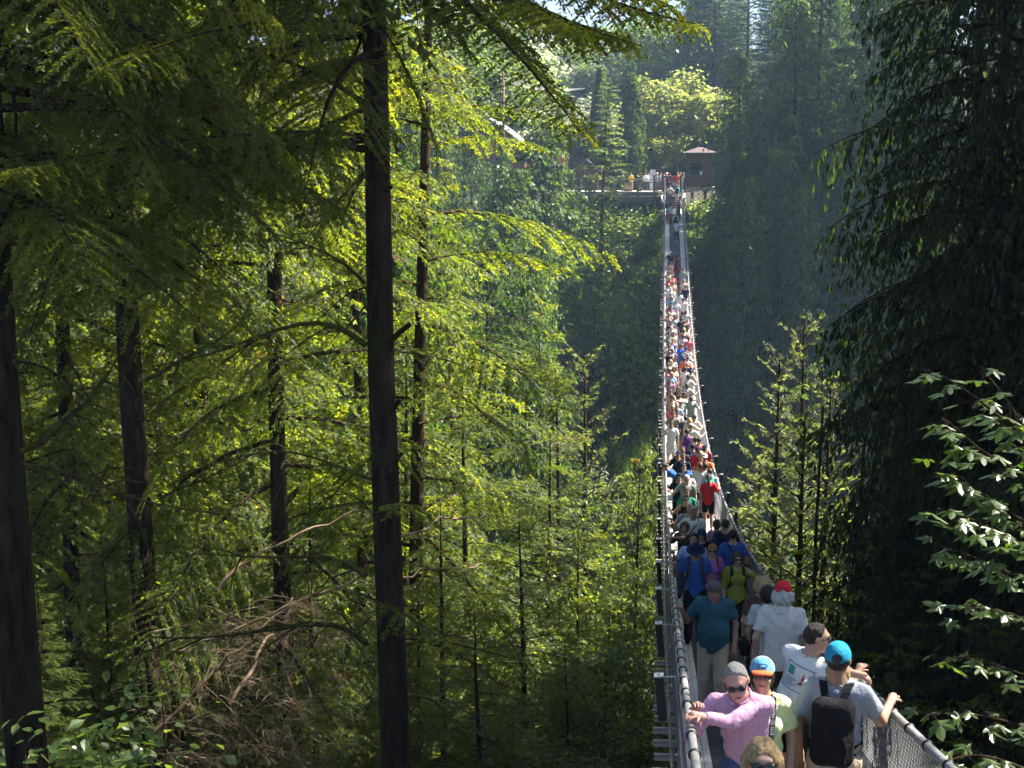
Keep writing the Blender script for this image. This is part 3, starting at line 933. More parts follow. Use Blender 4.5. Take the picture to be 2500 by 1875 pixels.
SHRUBS = {
    'fern_shrub': shrub(31, 1.3, 2200, 0.13, M_ALDER),
    'leafy_shrub': shrub(32, 1.5, 2400, 0.15, M_MAPLE, wl=0.7),
    'far_shrub': shrub(33, 2.2, 3200, 0.21, M_ALDER, H=2.4),
    'salal_shrub': shrub(34, 0.9, 900, 0.12, M_CED, H=0.9, wl=0.6),
}
KITH = {'hemlock_near': 24, 'hemlock_mid': 24, 'hemlock_mid2': 24, 'hemlock_far': 26, 'cedar_mid': 24, 'cedar_dark': 24, 'spruce_grey': 26, 'broad_pale': 10, 'cedar_far': 26, 'fir_mid': 12,
        'fir_far': 30, 'maple_far': 9, 'alder_mid': 22, 'broad_far': 10, 'column': 10}
NAME = {'hemlock': 'hemlock_tree', 'cedar': 'cedar_tree', 'fir': 'fir_tree', 'spruce': 'spruce_tree', 'maple': 'maple_tree', 'alder': 'alder_tree', 'broad': 'broadleaf_tree', 'column': 'columnar_cedar'}
_rt = random.Random(5)

def tree(kind, X, Y, H, label, group=None, zb=None, wide=1.0, rz=None, lean=(0, 0), name=None):
    k = KIT[kind]
    zb = float(ground_z(X, Y)) - 0.25 if zb is None else zb
    s = H / KITH[kind]
    o = empty(name or NAME[kind.split('_')[0]], (X, Y, zb), 0, label, 'tree', group)
    o.rotation_euler = (lean[0], lean[1], _rt.random() * 6.28 if rz is None else rz)
    o.scale = (s * wide, s * wide, s)
    link('trunk', k[0], o); link('crown', k[1], o, mat=M_CED if kind == 'cedar_mid' else None)
    return o

def tree_px(kind, px, ytop, Y, label, group=None, wide=1.0, H=None, **kw):
    """a tree whose tip shows at photo pixel (px, ytop) when it stands Y metres along"""
    p = at(px, ytop, Y)
    zb = float(ground_z(p[0], Y)) - 0.25
    if H is not None:
        zb = p[2] - H
    return tree(kind, float(p[0]), Y, float(p[2]) - zb, label, group, zb=zb, wide=wide, **kw)
# ------------------------------------------------------------------ the tall hemlock in front, with its stubs and long boughs
def px_poly(pts, Y0, Y1=None):
    Y1 = Y0 if Y1 is None else Y1
    k = len(pts)
    return np.array([at(p[0], p[1], Y0 + (Y1 - Y0) * i / max(1, k - 1)) for i, p in enumerate(pts)])

def smooth_poly(P, n=12):
    P = np.asarray(P, float)
    t = np.linspace(0, 1, len(P)); u = np.linspace(0, 1, n)
    out = np.stack([np.interp(u, t, P[:, c]) for c in range(3)], -1)
    for _ in range(2):
        out[1:-1] = 0.25 * out[:-2] + 0.5 * out[1:-1] + 0.25 * out[2:]
    return out

def twiggy(wood, P, rng, r0, n=6, frac=0.25, down=0.4):
    """side twigs along a bare limb"""
    L = np.linalg.norm(P[-1] - P[0])
    for k in range(n):
        i = rng.integers(1, len(P) - 1)
        d = unit(P[i + 1] - P[i]) + rng.normal(0, 0.6, 3) + np.array([0, 0, -down])
        d = unit(d); l = L * frac * rng.uniform(0.4, 1.2)
        m = P[i] + d * l * 0.5 + rng.normal(0, 0.04 * l, 3)
        e = P[i] + d * l + np.array([0, 0, -0.15 * l])
        wood.tube(np.array([P[i], m, e]), [r0 * 0.45, r0 * 0.3, r0 * 0.08 + 0.001], 3)
        for j in range(3):
            e2 = m + unit(d + rng.normal(0, 0.7, 3)) * l * 0.4
            wood.tube(np.array([m, e2]), [r0 * 0.2, 0.0012], 3)

def big_tree(label, px, py, Y, Hup, dia, lean, seed, t_low, nb, R, limbs_px=(), stubs_px=(), boughs=(), bare=8, lib=None, moss=True, low_p=-16, low_n=0, low_z=-2.0):
    c = at(px, py, Y)
    zb = float(ground_z(c[0], Y)) - 0.4
    o = empty('hemlock_tree', (float(c[0] + lean * (zb - c[2])), Y, zb), 0, label, 'tree')
    O = np.array(o.location)
    ztop = Hup
    zz = np.linspace(zb, ztop, 16)
    def axis(z):
        return np.array([c[0] + lean * (z - c[2]) + 0.03 * math.sin(z * 0.5), Y + 0.02 * math.cos(z * 0.4), z])
    rr = 0.5 * dia * np.clip(1.0 - 0.022 * (zz - c[2]), 0.12, 2.0); rr[0] *= 1.4; rr[-1] = 0.02
    wood = Wood(); wood.tube(np.array([axis(z) for z in zz]) - O, rr, 16)
    rng = np.random.default_rng(seed)
    for i, (poly, r0) in enumerate(stubs_px):
        P = smooth_poly(px_poly(poly, Y - 0.12, Y - 0.12), 5) - O
        w = Wood(); w.tube(P, np.linspace(r0, r0 * 0.7, 5), 8)
        me = w.mesh('branch_stub', M_BARK)
        link('branch_stub', me, o)
        n_ = unit(P[-1] - P[-2])
        a = unit(np.cross(n_, [0, 0, 1.0])); b = np.cross(a, n_)
        vs = [P[-1] + n_ * 0.004] + [P[-1] + n_ * 0.003 + r0 * 0.7 * (math.cos(q) * a + math.sin(q) * b) for q in np.linspace(0, 6.283, 9)[:-1]]
        MB().add(vs, [(0, k + 1, (k + 1) % 8 + 1) for k in range(8)]).build('cut_end', M_BARK_PALE, o)
    for (poly, r0, dY) in limbs_px:
        P = smooth_poly(px_poly(poly, Y, Y + dY), 12) - O
        w = Wood(); w.tube(P, np.linspace(r0, r0 * 0.25, 12), 6)
        twiggy(w, P, rng, r0, 9)
        link('limb', w.mesh('limb', M_BARK_MOSS if moss else M_BARK), o)
    Q = []; w = wood
    lib = lib or LIB_HEM_N
    az = rng.random() * 6
    for k in range(nb + low_n):
        u = (k + rng.random()) / nb
        z = t_low + (ztop - 0.3 - t_low) * u
        if k >= nb:
            u = 0.12; z = low_z + (5.0 - low_z) * (k - nb + rng.random()) / low_n
        az += 2.399 + rng.normal(0, 0.4)
        L = R * max(0.06, 1 - u) ** 0.7 * rng.uniform(0.7, 1.15)
        if z < 8.0: L = min(L, 4.6)
        tipw = axis(z) + rotmat(az, -0.25) @ np.array([L, 0, 0])
        tx_, ty_ = proj(tipw)
        if px > 800 and tx_ > 1080 and ty_ > -150:
            continue                             # this side of the crown is open towards the bridge
        q, st = (lib if z < 3.6 else LIB_HEM_F).pick(L)
        M_ = rotmat(az, math.radians(low_p + 40 * u + rng.normal(0, 7)), rng.normal(0, 0.25))
        Q.append((q.reshape(-1, 3) @ M_.T + axis(z) - O).reshape(-1, 4, 3))
        w.tube(st @ M_.T + axis(z) - O, np.linspace(0.012 * L + 0.008, 0.004, 6), 4)
    for (poly, Ya, Yb, roll, wd_) in [(b_ + (0.20,))[:5] for b_ in boughs]:      # explicit boughs: spray laid along a pixel polyline
        P = smooth_poly(px_poly(poly, Ya, Yb), 14) - O
        seg = np.linalg.norm(np.diff(P, axis=0), axis=1); L = seg.sum()
        q, st = bough(rng, L, 0.066, width=wd_, rise=0.10, droop=0.30, hang=0.50, sub_gap=0.135, wid_leaf=0.42, bare=0.12, dens=1.0, wob=0.0)
        t = np.clip(q[..., 0] / L, 0, 1); cum = np.concatenate([[0], np.cumsum(seg)]) / L
        pos = np.stack([np.interp(t, cum, P[:, c_]) for c_ in range(3)], -1)
        tg = unit(P[-1] - P[0]); side = unit(np.cross(tg, [0, 0, 1.0])); upv = np.cross(side, tg)
        cr, sr = math.cos(roll), math.sin(roll)
        s2, u2 = cr * side + sr * upv, -sr * side + cr * upv
        zrel = q[..., 2] - (0.10 * q[..., 0] - 0.30 * q[..., 0] ** 2 / L)
        Q.append(pos - q[..., 1:2] * s2 + zrel[..., None] * u2)
        w.tube(P, np.linspace(0.0035 * L + 0.006, 0.003, 14), 5)
    for k in range(bare):
        z = rng.uniform(c[2] - 8, t_low)
        a = rng.random() * 6.28
        L = rng.uniform(0.8, 2.6); tt = np.linspace(0, 1, 7)
        st = np.stack([L * tt, 0.1 * L * np.sin(tt * 4 + a), L * (0.1 * tt - 0.3 * tt ** 2)], -1) @ rotmat(a, rng.normal(0, 0.2)).T + axis(z) - O
        w.tube(st, np.linspace(0.02, 0.004, 7), 4); twiggy(w, st, rng, 0.018, 8)
    if Q:
        link('crown', quads_mesh('crown', np.concatenate(Q), M_HEM), o)
    link('trunk', w.mesh('trunk', M_BARK), o)
    return o

big_tree('tall dark hemlock trunk with cut branch stubs, nearest in the centre left', 936, 937, 22.0, 34.0, 0.43, -0.014, 41, 2.6, 190, 7.6,
    limbs_px=[([(892, 842), (840, 800), (760, 778), (650, 812), (520, 868), (372, 895)], 0.055, -1.5),
              ([(893, 1405), (830, 1362), (760, 1358), (640, 1362), (470, 1350)], 0.05, 1.5),
              ([(895, 1572), (850, 1530), (790, 1518), (700, 1530), (610, 1545), (480, 1562), (372, 1556)], 0.055, -2.0),
              ([(975, 1578), (1040, 1560), (1130, 1575), (1230, 1600), (1290, 1625)], 0.035, 1.0),
              ([(985, 1700), (1040, 1695), (1090, 1735), (1140, 1800), (1200, 1890)], 0.035, 0.6),
              ([(905, 1170), (830, 1140), (700, 1090), (560, 1120), (430, 1160)], 0.03, 2.0),
              ([(890, 690), (840, 640), (760, 600), (640, 560)], 0.03, -2.0),
              ([(890, 250), (760, 170), (620, 120), (330, 50), (80, 20)], 0.04, -4.0)],
    stubs_px=[([(948, 838), (975, 812), (1002, 790)], 0.055), ([(950, 1010), (965, 990), (977, 975)], 0.05),
              ([(958, 1132), (972, 1116), (984, 1106)], 0.045), ([(958, 1392), (972, 1372), (990, 1360)], 0.05),
              ([(965, 1680), (974, 1668), (980, 1660)], 0.05), ([(932, 470), (945, 462), (958, 456)], 0.04)],
    boughs=[([(940, -240), (1060, -80), (1180, 50), (1290, 160), (1370, 262), (1428, 335)], 20.0, 12.5, 0.1, 0.13),
            ([(940, -260), (1120, -150), (1300, -70), (1480, 0), (1640, 48), (1720, 62)], 20.0, 13.0, 0.15, 0.10),
            ([(980, -200), (1150, -80), (1300, 10), (1430, 70), (1560, 110)], 21.0, 15.0, 0.15, 0.15),
            ([(940, -160), (1060, -70), (1200, -10), (1380, 50), (1530, 90)], 22.0, 16.0, 0.15),
            ([(940, -100), (1010, -20), (1090, 60), (1150, 130)], 22.0, 18.0, 0.4),
            ([(960, -230), (1100, -120), (1230, -30), (1350, 40), (1440, 80)], 21.5, 14.0, 0.25, 0.15),
            ([(940, -180), (1020, -90), (1130, 10), (1230, 80), (1300, 120)], 22.0, 16.5, 0.3, 0.16),
            ([(960, -260), (1200, -170), (1380, -100), (1540, -30), (1650, 20)], 22.0, 14.5, 0.15),
            ([(930, 60), (985, 150), (1030, 270), (1060, 350)], 22.0, 19.0, 0.5),
            ([(900, 330), (700, 320), (450, 340), (200, 380), (20, 420)], 21.5, 14.0, 0.1),
            ([(900, 260), (740, 330), (560, 390), (350, 430)], 21.5, 16.0, 0.15),
            ([(900, 60), (700, 40), (450, 90), (250, 170)], 21.5, 14.0, 0.2),
            ([(930, 1240), (1000, 1225), (1080, 1290)], 21.6, 19.0, 0.2),
            ([(880, 1450), (960, 1480), (1080, 1560), (1120, 1580)], 21.0, 18.5, 0.25),
            ([(890, 420), (800, 520), (720, 620)], 22, 18, 0.4)], low_n=24, low_z=-0.3)
big_tree('dark trunk second from the left edge with bare lower limbs', 322, 937, 27.0, 32.0, 0.47, -0.012, 42, 2.0, 150, 6.8,
    limbs_px=[([(355, 930), (440, 880), (540, 830), (620, 760), (690, 690)], 0.045, -1.0), ([(360, 1010), (450, 940), (560, 900)], 0.03, 1.5),
              ([(310, 730), (220, 690), (120, 650), (40, 628)], 0.035, -1.0), ([(312, 830), (240, 800), (150, 740)], 0.03, -1.5),
              ([(370, 1215), (480, 1180), (600, 1120), (700, 1060)], 0.04, 1.0), ([(318, 1230), (240, 1170), (170, 1080)], 0.04, -1.5),
              ([(355, 500), (420, 470), (500, 440), (600, 420)], 0.035, -1.2)], lib=LIB_HEM_M, low_n=40, low_z=-1.3)
big_tree('thick black trunk cut by the left edge of the picture', 2, 937, 17.5, 28.0, 0.50, -0.010, 43, 0.6, 110, 6.8,
    limbs_px=[([(30, 1110), (110, 1080), (160, 1020), (240, 960), (300, 850)], 0.05, -0.5), ([(40, 1130), (130, 1140), (230, 1175), (310, 1215), (420, 1240), (560, 1258)], 0.04, 0.5),
              ([(15, 590), (60, 580), (108, 556)], 0.08, 0.0), ([(25, 730), (55, 722), (76, 724)], 0.03, 0.0)], lib=LIB_HEM_N, low_n=30, low_z=-0.9)

# ------------------------------------------------------------------ left forest
def lx(px, Y):
    return float(at(px, 937, Y)[0])
G1 = 'sunlit hemlocks on the left slope'
for (k, px, Y, H, w, lab) in [
        ('hemlock_near', 1035, 32.0, 36, 1.02, 'bright hemlock with layered sunlit boughs just right of the tall trunk'),
        ('hemlock_near', 700, 30.0, 35, 0.95, 'sunlit hemlock directly left behind the tall dark trunk'),
        ('hemlock_mid', 860, 41.0, 44, 0.85, 'tall hemlock rising behind the tall dark trunk'),
        ('hemlock_mid', 480, 36.0, 40, 0.90, 'hemlock between the second trunk and the tall dark trunk'),
        ('hemlock_mid2', 150, 31.0, 38, 0.95, 'hemlock between the two leftmost trunks'),
        ('hemlock_near', 330, 34.0, 36, 0.95, 'hemlock right behind the second trunk from left')]:
    tree(k, lx(px, Y), Y, H, lab, G1, wide=w)
PLACE = ['midway between tall trunk and bridge', 'below the pale fir pair', 'right beside the tall trunk, mid height', 'right of the tall trunk, lower down', 'between pale firs and walkway, low', 'low beside the tall trunk',
         'at the tall trunk, low down', 'low and close to the walkway', 'just left of the tall trunk', 'left of the tall trunk above the dead twigs', 'between the two leftmost trunks, low', 'low at the left edge',
         'behind the second trunk, low', 'at the lower middle near the bottom', 'among the dead twigs', 'high behind the tall trunk']
for i, (k, px, yt, Y, w) in enumerate([
        ('hemlock_near', 1150, 930, 33, 1.5), ('hemlock_near', 1330, 1040, 37, 1.35), ('hemlock_near', 1080, 1230, 27, 1.5), ('hemlock_mid', 1270, 1250, 29, 1.5),
        ('hemlock_mid', 1430, 1290, 34, 1.15), ('hemlock_near', 1180, 1490, 24, 1.7), ('hemlock_mid', 1010, 1440, 26, 1.5), ('hemlock_mid2', 1480, 1480, 30, 1.2),
        ('hemlock_mid2', 760, 1120, 31, 1.4), ('hemlock_mid', 600, 1290, 34, 1.3), ('hemlock_mid2', 240, 1250, 30, 1.4), ('hemlock_mid', 90, 1420, 24, 1.5),
        ('hemlock_mid', 440, 1500, 30, 1.4), ('hemlock_mid2', 1380, 1560, 26, 1.3), ('hemlock_mid', 700, 1560, 33, 1.3), ('hemlock_mid2', 980, 760, 38, 1.3)]):
    tree_px(k, px, yt, Y, 'young hemlock on the left slope, tip %s' % PLACE[i], 'young hemlocks on the left slope', wide=w)
rng = np.random.default_rng(77)
for i in range(46):
    Y = rng.uniform(44, 92)
    px = rng.uniform(-60, 1330 - 0.4 * (Y > 70) * 60)
    k = ('hemlock_mid', 'hemlock_mid2', 'cedar_far', 'cedar_mid', 'hemlock_mid')[i % 5]
    X = lx(px, Y); zb = float(ground_z(X, Y))
    top = float(at(px, rng.uniform(60, 620) if px < 1080 else rng.uniform(560, 900), Y)[2])
    if X > -5.5:
        X = -5.5 - 2 * rng.random()
    H = max(14.0, top - zb)
    tree(k, X, Y, H, 'tall conifer deep in the forest left of the bridge', 'conifers deep in the left forest', wide=min(1.2, 30.0 / H))
# pale little firs and cedars seen against the dark far bank
for (k, px, yt, Y, w, lab) in [
        ('fir_mid', 1352, 905, 50, 0.85, 'pale sunlit fir, left of a pair before the dark far bank'),
        ('fir_mid', 1425, 865, 52, 0.85, 'pale sunlit fir, taller right one of a pair before the dark far bank'),
        ('hemlock_mid2', 1555, 1110, 44, 0.75, 'drooping conifer top close left of the bridge'),
        ('cedar_mid', 1200, 560, 66, 0.95, 'cedar with hanging grey green sprays behind the bright hemlock'),
        ('cedar_mid', 1290, 640, 74, 0.85, 'broad cedar whose sprays catch the sun in mid valley'),
        ('spruce_grey', 1480, 205, 116, 1.35, 'grey drooping conifer standing in front of the far platform'),
        ('cedar_far', 1330, 290, 112, 1.2, 'cedar below the pale roof, left of the grey drooping conifer'),
        ('cedar_far', 1255, 400, 106, 1.1, 'dark cedar on the far bank under the pale roofed house'),
        ('cedar_far', 1810, 130, 122, 1.1, 'big drooping cedar right beside the wooden kiosk'),
        ('cedar_far', 1915, 330, 118, 0.85, 'cedar right of the big drooping cedar on the far bank'),
        ('cedar_far', 1150, 255, 118, 0.8, 'dark cedar hiding the left half of the pale roofed house'),
        ('cedar_far', 1085, 200, 122, 0.8, 'dark cedar behind the bright hemlock, left of the pale roof'),
        ('cedar_far', 1225, 340, 122, 0.7, 'cedar hiding the lower part of the pale roofed house'),
        ('cedar_far', 1395, 420, 124, 0.6, 'small cedar before the left end of the platform'),
        ('maple_far', 1655, 160, 150, 1.05, 'sunlit yellow green maple behind the kiosk'),
        ('maple_far', 1600, 300, 146, 1.0, 'low sunlit maple right behind the crowd on the platform'),
        ('column', 1543, 185, 143, 1.0, 'clipped dark columnar cedar, nearest the white sign'),
        ('column', 1466, 172, 147, 0.78, 'slim columnar cedar half behind the grey drooping conifer'),
        ('column', 1365, 262, 152, 0.70, 'small columnar cedar right of the pale roof')]:
    p = at(px, yt, Y)
    zb = float(ground_z(p[0], Y)) - 0.25
    tree(k, float(p[0]), Y, float(p[2]) - zb, lab, None, zb=zb, wide=w * (1.0 if k != 'column' else 1.0))
# far bank below the platform
rng = np.random.default_rng(78)
for i in range(64):
    Y = rng.uniform(97, 129)
    px = rng.uniform(1120, 2250)
    X = lx(px, Y)
    if -2.6 < X < 5.0 and Y < 131:
        X = -2.8 - 3 * rng.random() if X < 1 else 5.2 + 3 * rng.random()
    ppx = float(proj((X, Y, -10))[0])
    ytop = rng.uniform(540, 800)
    if ppx > 1760: ytop = rng.uniform(180, 620)
    elif ppx < 1330: ytop = rng.uniform(480, 800)
    zb = float(ground_z(X, Y)) - 0.3
    H = float(at(ppx, ytop, Y)[2]) - zb
    if H < 3: H = 3 + 3 * rng.random()
    k = ('cedar_far', 'hemlock_far', 'cedar_far', 'broad_far')[i % (3 if ppx > 1700 else 4)]
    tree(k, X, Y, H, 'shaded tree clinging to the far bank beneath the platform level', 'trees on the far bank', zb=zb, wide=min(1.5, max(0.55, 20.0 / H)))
# wood behind the platform
rng = np.random.default_rng(79)
for i in range(120):
    Y = rng.uniform(158, 300)
    px = rng.uniform(1000, 2300)
    yt = rng.uniform(-200, 60) if px > 1660 else rng.uniform(-20, 260)
    if 1420 < px < 1530: yt = rng.uniform(190, 330)
    p = at(px, yt, Y); zb = float(ground_z(p[0], Y)) - 0.3
    H = max(7.0, float(p[2]) - zb)
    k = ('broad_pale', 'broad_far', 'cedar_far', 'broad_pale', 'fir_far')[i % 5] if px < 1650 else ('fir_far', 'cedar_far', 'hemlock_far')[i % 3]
    tree(k, float(p[0]), Y, H, 'hazy tree in the wood behind the far platform', 'hazy trees behind the platform', wide=min(1.3, max(0.6, 22.0 / H)))
for i, (px, Y, yt) in enumerate(((1745, 168, -160), (1830, 172, -200), (1705, 184, -60), (1900, 166, -200), (1960, 170, -180), (1790, 180, -150))):
    p = at(px, yt, Y); zb = float(ground_z(p[0], Y)) - 0.3
    tree('fir_far', float(p[0]), Y, float(p[2]) - zb, 'tall bluish fir behind the drooping cedar, %s of six from the left' % ('second', 'fourth', 'leftmost', 'fifth', 'rightmost', 'third')[i], 'tall firs behind the kiosk', zb=zb, wide=1.15)

rng = np.random.default_rng(83)
for i, (X, Y, top) in enumerate([(9.5, 106, 12), (12, 113, 18), (11, 121, 20), (15, 107, 17), (16.5, 118, 24), (19, 111, 24), (21, 123, 28), (24, 114, 30), (27, 106, 28), (28, 120, 34), (32, 112, 36), (14, 126, 22)]):  # wall of conifers added to shade the far bank and far deck
    zb = float(ground_z(X, Y)) - 0.3
    tree(('cedar_far', 'fir_far', 'cedar_far')[i % 3], X, Y, top - zb, 'tall conifer added for shade on the far bank right of the bridge, half hidden by the dark cedars', 'shade conifers added on the right far bank', zb=zb, wide=0.72)

# ------------------------------------------------------------------ right side
for (k, X, Y, H, w, lab) in [
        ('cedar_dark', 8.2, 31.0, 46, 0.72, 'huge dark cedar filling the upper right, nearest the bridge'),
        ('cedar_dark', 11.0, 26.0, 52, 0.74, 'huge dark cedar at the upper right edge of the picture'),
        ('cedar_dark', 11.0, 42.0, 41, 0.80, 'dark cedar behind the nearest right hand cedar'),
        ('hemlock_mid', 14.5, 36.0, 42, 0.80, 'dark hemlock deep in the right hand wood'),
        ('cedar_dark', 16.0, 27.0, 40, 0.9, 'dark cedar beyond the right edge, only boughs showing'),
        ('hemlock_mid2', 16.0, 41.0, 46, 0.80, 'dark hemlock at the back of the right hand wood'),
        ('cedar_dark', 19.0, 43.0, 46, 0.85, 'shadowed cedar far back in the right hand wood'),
        ('hemlock_mid', 9.5, 18.0, 26, 0.9, 'unseen hemlock just outside the right edge, added to dapple the walkway'),
        ('cedar_dark', 12.0, 12.0, 27, 0.9, 'unseen cedar outside the right edge, added to shade the walkway'),  # this tree and the one above: unseen, sized to dapple the sunlight
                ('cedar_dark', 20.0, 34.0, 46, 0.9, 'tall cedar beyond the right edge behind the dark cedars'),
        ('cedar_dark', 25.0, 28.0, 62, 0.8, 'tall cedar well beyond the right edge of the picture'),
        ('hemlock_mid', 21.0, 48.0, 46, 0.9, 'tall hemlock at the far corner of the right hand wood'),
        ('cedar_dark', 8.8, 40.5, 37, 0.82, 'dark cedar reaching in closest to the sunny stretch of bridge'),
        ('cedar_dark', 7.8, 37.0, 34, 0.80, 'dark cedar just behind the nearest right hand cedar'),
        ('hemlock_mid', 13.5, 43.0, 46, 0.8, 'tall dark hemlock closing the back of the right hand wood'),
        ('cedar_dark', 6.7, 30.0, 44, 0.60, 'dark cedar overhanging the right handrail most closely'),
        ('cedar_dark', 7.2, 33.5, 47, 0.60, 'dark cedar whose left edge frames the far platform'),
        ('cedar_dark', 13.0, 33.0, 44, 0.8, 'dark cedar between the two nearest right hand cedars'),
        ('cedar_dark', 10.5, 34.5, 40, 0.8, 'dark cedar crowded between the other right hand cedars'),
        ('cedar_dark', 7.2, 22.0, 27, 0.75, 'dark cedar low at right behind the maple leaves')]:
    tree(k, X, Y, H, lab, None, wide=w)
for i, (X, Y, H, w) in enumerate([(17, 9, 40, 0.8), (14.5, 27.0, 58, 0.7), (18.5, 29.0, 70, 0.75), (22.5, 29, 72, 0.75), (26, 33, 76, 0.8), (15.5, 30, 62, 0.65), (21, 33, 64, 0.7), (30, 29, 74, 0.8)]):  # unseen cedar wall added to block the sun from the near left
    tree('cedar_dark', X, Y, H, 'unseen tall cedar beyond the right edge, added to shade the near slope and walkway', 'added shade cedars beyond the right edge', wide=w)
for (px, Y, H, lab) in [(1995, 36, 30, 'thin bare trunk at right, nearest the walkway'), (2085, 35, 30, 'thin bare trunk at right, second from the walkway'),
                        (2180, 34, 30, 'thin bare trunk at right, third from the walkway'), (2330, 30, 28, 'thin bare trunk at far right behind the maple leaves')]:
    p = at(px, 1500, Y)
    zb = float(ground_z(p[0], Y)) - 0.3
    o = empty('bare_trunk', (float(p[0]), Y, zb), 0, lab, 'tree', 'thin trunks in the right hand wood')
    w = Wood(); zz = np.linspace(0, H, 10)
    w.tube(np.stack([0.1 * np.sin(zz * 0.3 + px), 0.08 * np.cos(zz * 0.25), zz], -1), np.linspace(0.15, 0.03, 10), 9)
    rg = np.random.default_rng(px)
    for k in range(26):
        z = rg.uniform(0.25, 0.98) * H; a = rg.random() * 6.28; L = rg.uniform(0.5, 1.7)
        st = np.stack([L * np.linspace(0, 1, 5), 0 * np.linspace(0, 1, 5), -0.35 * L * np.linspace(0, 1, 5) ** 2], -1) @ rotmat(a, rg.normal(0, 0.2)).T + [0, 0, z]
        w.tube(st, np.linspace(0.016, 0.003, 5), 3); twiggy(w, st, rg, 0.012, 4)
    link('trunk', w.mesh('trunk', M_BARK), o)
    Q = []
    for k in range(9):
        z = rg.uniform(0.45, 0.98) * H; a = rg.random() * 6.28
        q, st = LIB_HEM_M.pick(rg.uniform(0.8, 1.6))
        Q.append((q.reshape(-1, 3) @ rotmat(a, -0.2).T + [0, 0, z]).reshape(-1, 4, 3))
    link('crown', quads_mesh('crown', np.concatenate(Q), M_DARKFIR), o)
for (px, yt, Y, w, lab) in [(1905, 880, 43, 0.85, 'sunlit fir close right of the walkway, tallest of three'), (1965, 1010, 39, 0.9, 'sunlit fir right of the walkway, in the middle of three'),
                            (1850, 1120, 46, 0.75, 'sunlit fir right of the walkway, nearest the fence of three'),
                            (1960, 800, 47, 0.85, 'sunlit fir right of the walkway, behind the other three'), (2030, 930, 44, 0.9, 'sunlit fir farthest right of the walkway')]:
    tree_px('fir_mid', px, yt, Y, lab, 'sunlit firs right of the walkway', wide=w)
for i, (px, yt, Y) in enumerate([(2050, 1450, 28), (2200, 1560, 24), (2120, 1300, 32), (2290, 1400, 27), (1890, 1330, 34), (2420, 1500, 22), (2020, 1660, 24), (2260, 1720, 19)]):
    tree_px(('hemlock_mid', 'hemlock_mid2')[i % 2], px, yt, Y, 'young conifer in the shade right of the walkway, %s' % ('left of the first thin trunk', 'between the thin trunks, low', 'behind the second thin trunk', 'behind the maple leaves', 'nearest the red T-shirt woman', 'in the lower right corner', 'just above the white T-shirts', 'low beside the right handrail')[i], 'shaded young conifers at right', wide=1.1)

# ------------------------------------------------------------------ undergrowth on the slopes
def shrub_at(kind, X, Y, s, label, group, z=None):
    o = empty(kind, (X, Y, float(ground_z(X, Y)) - 0.1 if z is None else z), _rt.random() * 6.28, label, 'shrub', group)
    o.scale = (s, s, s)
    link('stem', SHRUBS[kind][0], o); link('foliage', SHRUBS[kind][1], o)
rng = np.random.default_rng(80)
for i in range(60):
    Y = rng.uniform(9, 60); X = lx(rng.uniform(-50, 1560), Y)
    if X > -1.6: continue
    shrub_at(('fern_shrub', 'leafy_shrub', 'salal_shrub')[i % 3], X, Y, rng.uniform(0.9, 2.2), 'leafy shrub on the slope left of the bridge', 'undergrowth on the left slope')
for i in range(34):
    Y = rng.uniform(10, 50); X = rng.uniform(4.5, 4 + 0.28 * Y)
    shrub_at(('fern_shrub', 'leafy_shrub', 'salal_shrub')[i % 3], X, Y, rng.uniform(0.9, 2.0), 'dark leafy shrub on the slope right of the bridge', 'undergrowth on the right slope')
for i in range(150):
    Y = rng.uniform(104, 130); X = rng.uniform(-24, 22) if i % 2 else rng.uniform(3.4, 9)
    if -1.5 < X < 3.4 or (Y > 121 and -13 < X < 3): continue
    shrub_at('far_shrub', X, Y, rng.uniform(0.7, 1.6), 'shaded bush on the far bank below the platform', 'bushes on the far bank')
for i in range(70):                          # slope under the platform
    Y = rng.uniform(117, 130.5); X = rng.uniform(-14, -1.3)
    g = float(ground_z(X, Y))
    s_ = min(1.5, (PZ - 0.5 - g) / 2.7)
    if s_ < 0.35: continue
    shrub_at('far_shrub', X, Y, s_, 'shaded bush under the viewing platform', 'bushes under the platform')
for i in range(26):                          # under and beside the kiosk
    Y = rng.uniform(126, 133.5); X = rng.uniform(2.9, 9.5)
    g = float(ground_z(X, Y))
    s_ = min(1.5, (PZ - 0.3 - g) / 2.7)
    if s_ < 0.3: continue
    shrub_at('far_shrub', X, Y, s_, 'shaded bush below the wooden kiosk', 'bushes below the kiosk')
# tall young broadleaf trees left of the bridge
for (k, px, yt, Y, w, lab) in [('alder_mid', 1480, 1160, 34, 0.7, 'young broadleaf tree with glossy leaves left of the walkway'),
                               ('alder_mid', 1395, 1420, 30, 0.8, 'low broadleaf tree amid the left hand hemlocks'),
                               ('alder_mid', 1530, 1400, 28, 0.65, 'dark leafy sapling right against the walkway at left'),
                               ('alder_mid', 1560, 880, 70, 0.5, 'sparse alder with pale bare limbs left of mid bridge'),
                               ('alder_mid', 1400, 1700, 24, 0.8, 'leafy sapling at the bottom left of the walkway'),
                               ('alder_mid', 1790, 640, 104, 0.5, 'alder with turning leaves right of mid bridge')]:
    p = at(px, yt, Y); zb = float(ground_z(p[0], Y)) - 0.25
    H = float(p[2]) - zb
    tree(k, float(p[0]), Y, H, lab, None, zb=zb, wide=min(1.3, w * 26.0 / H))

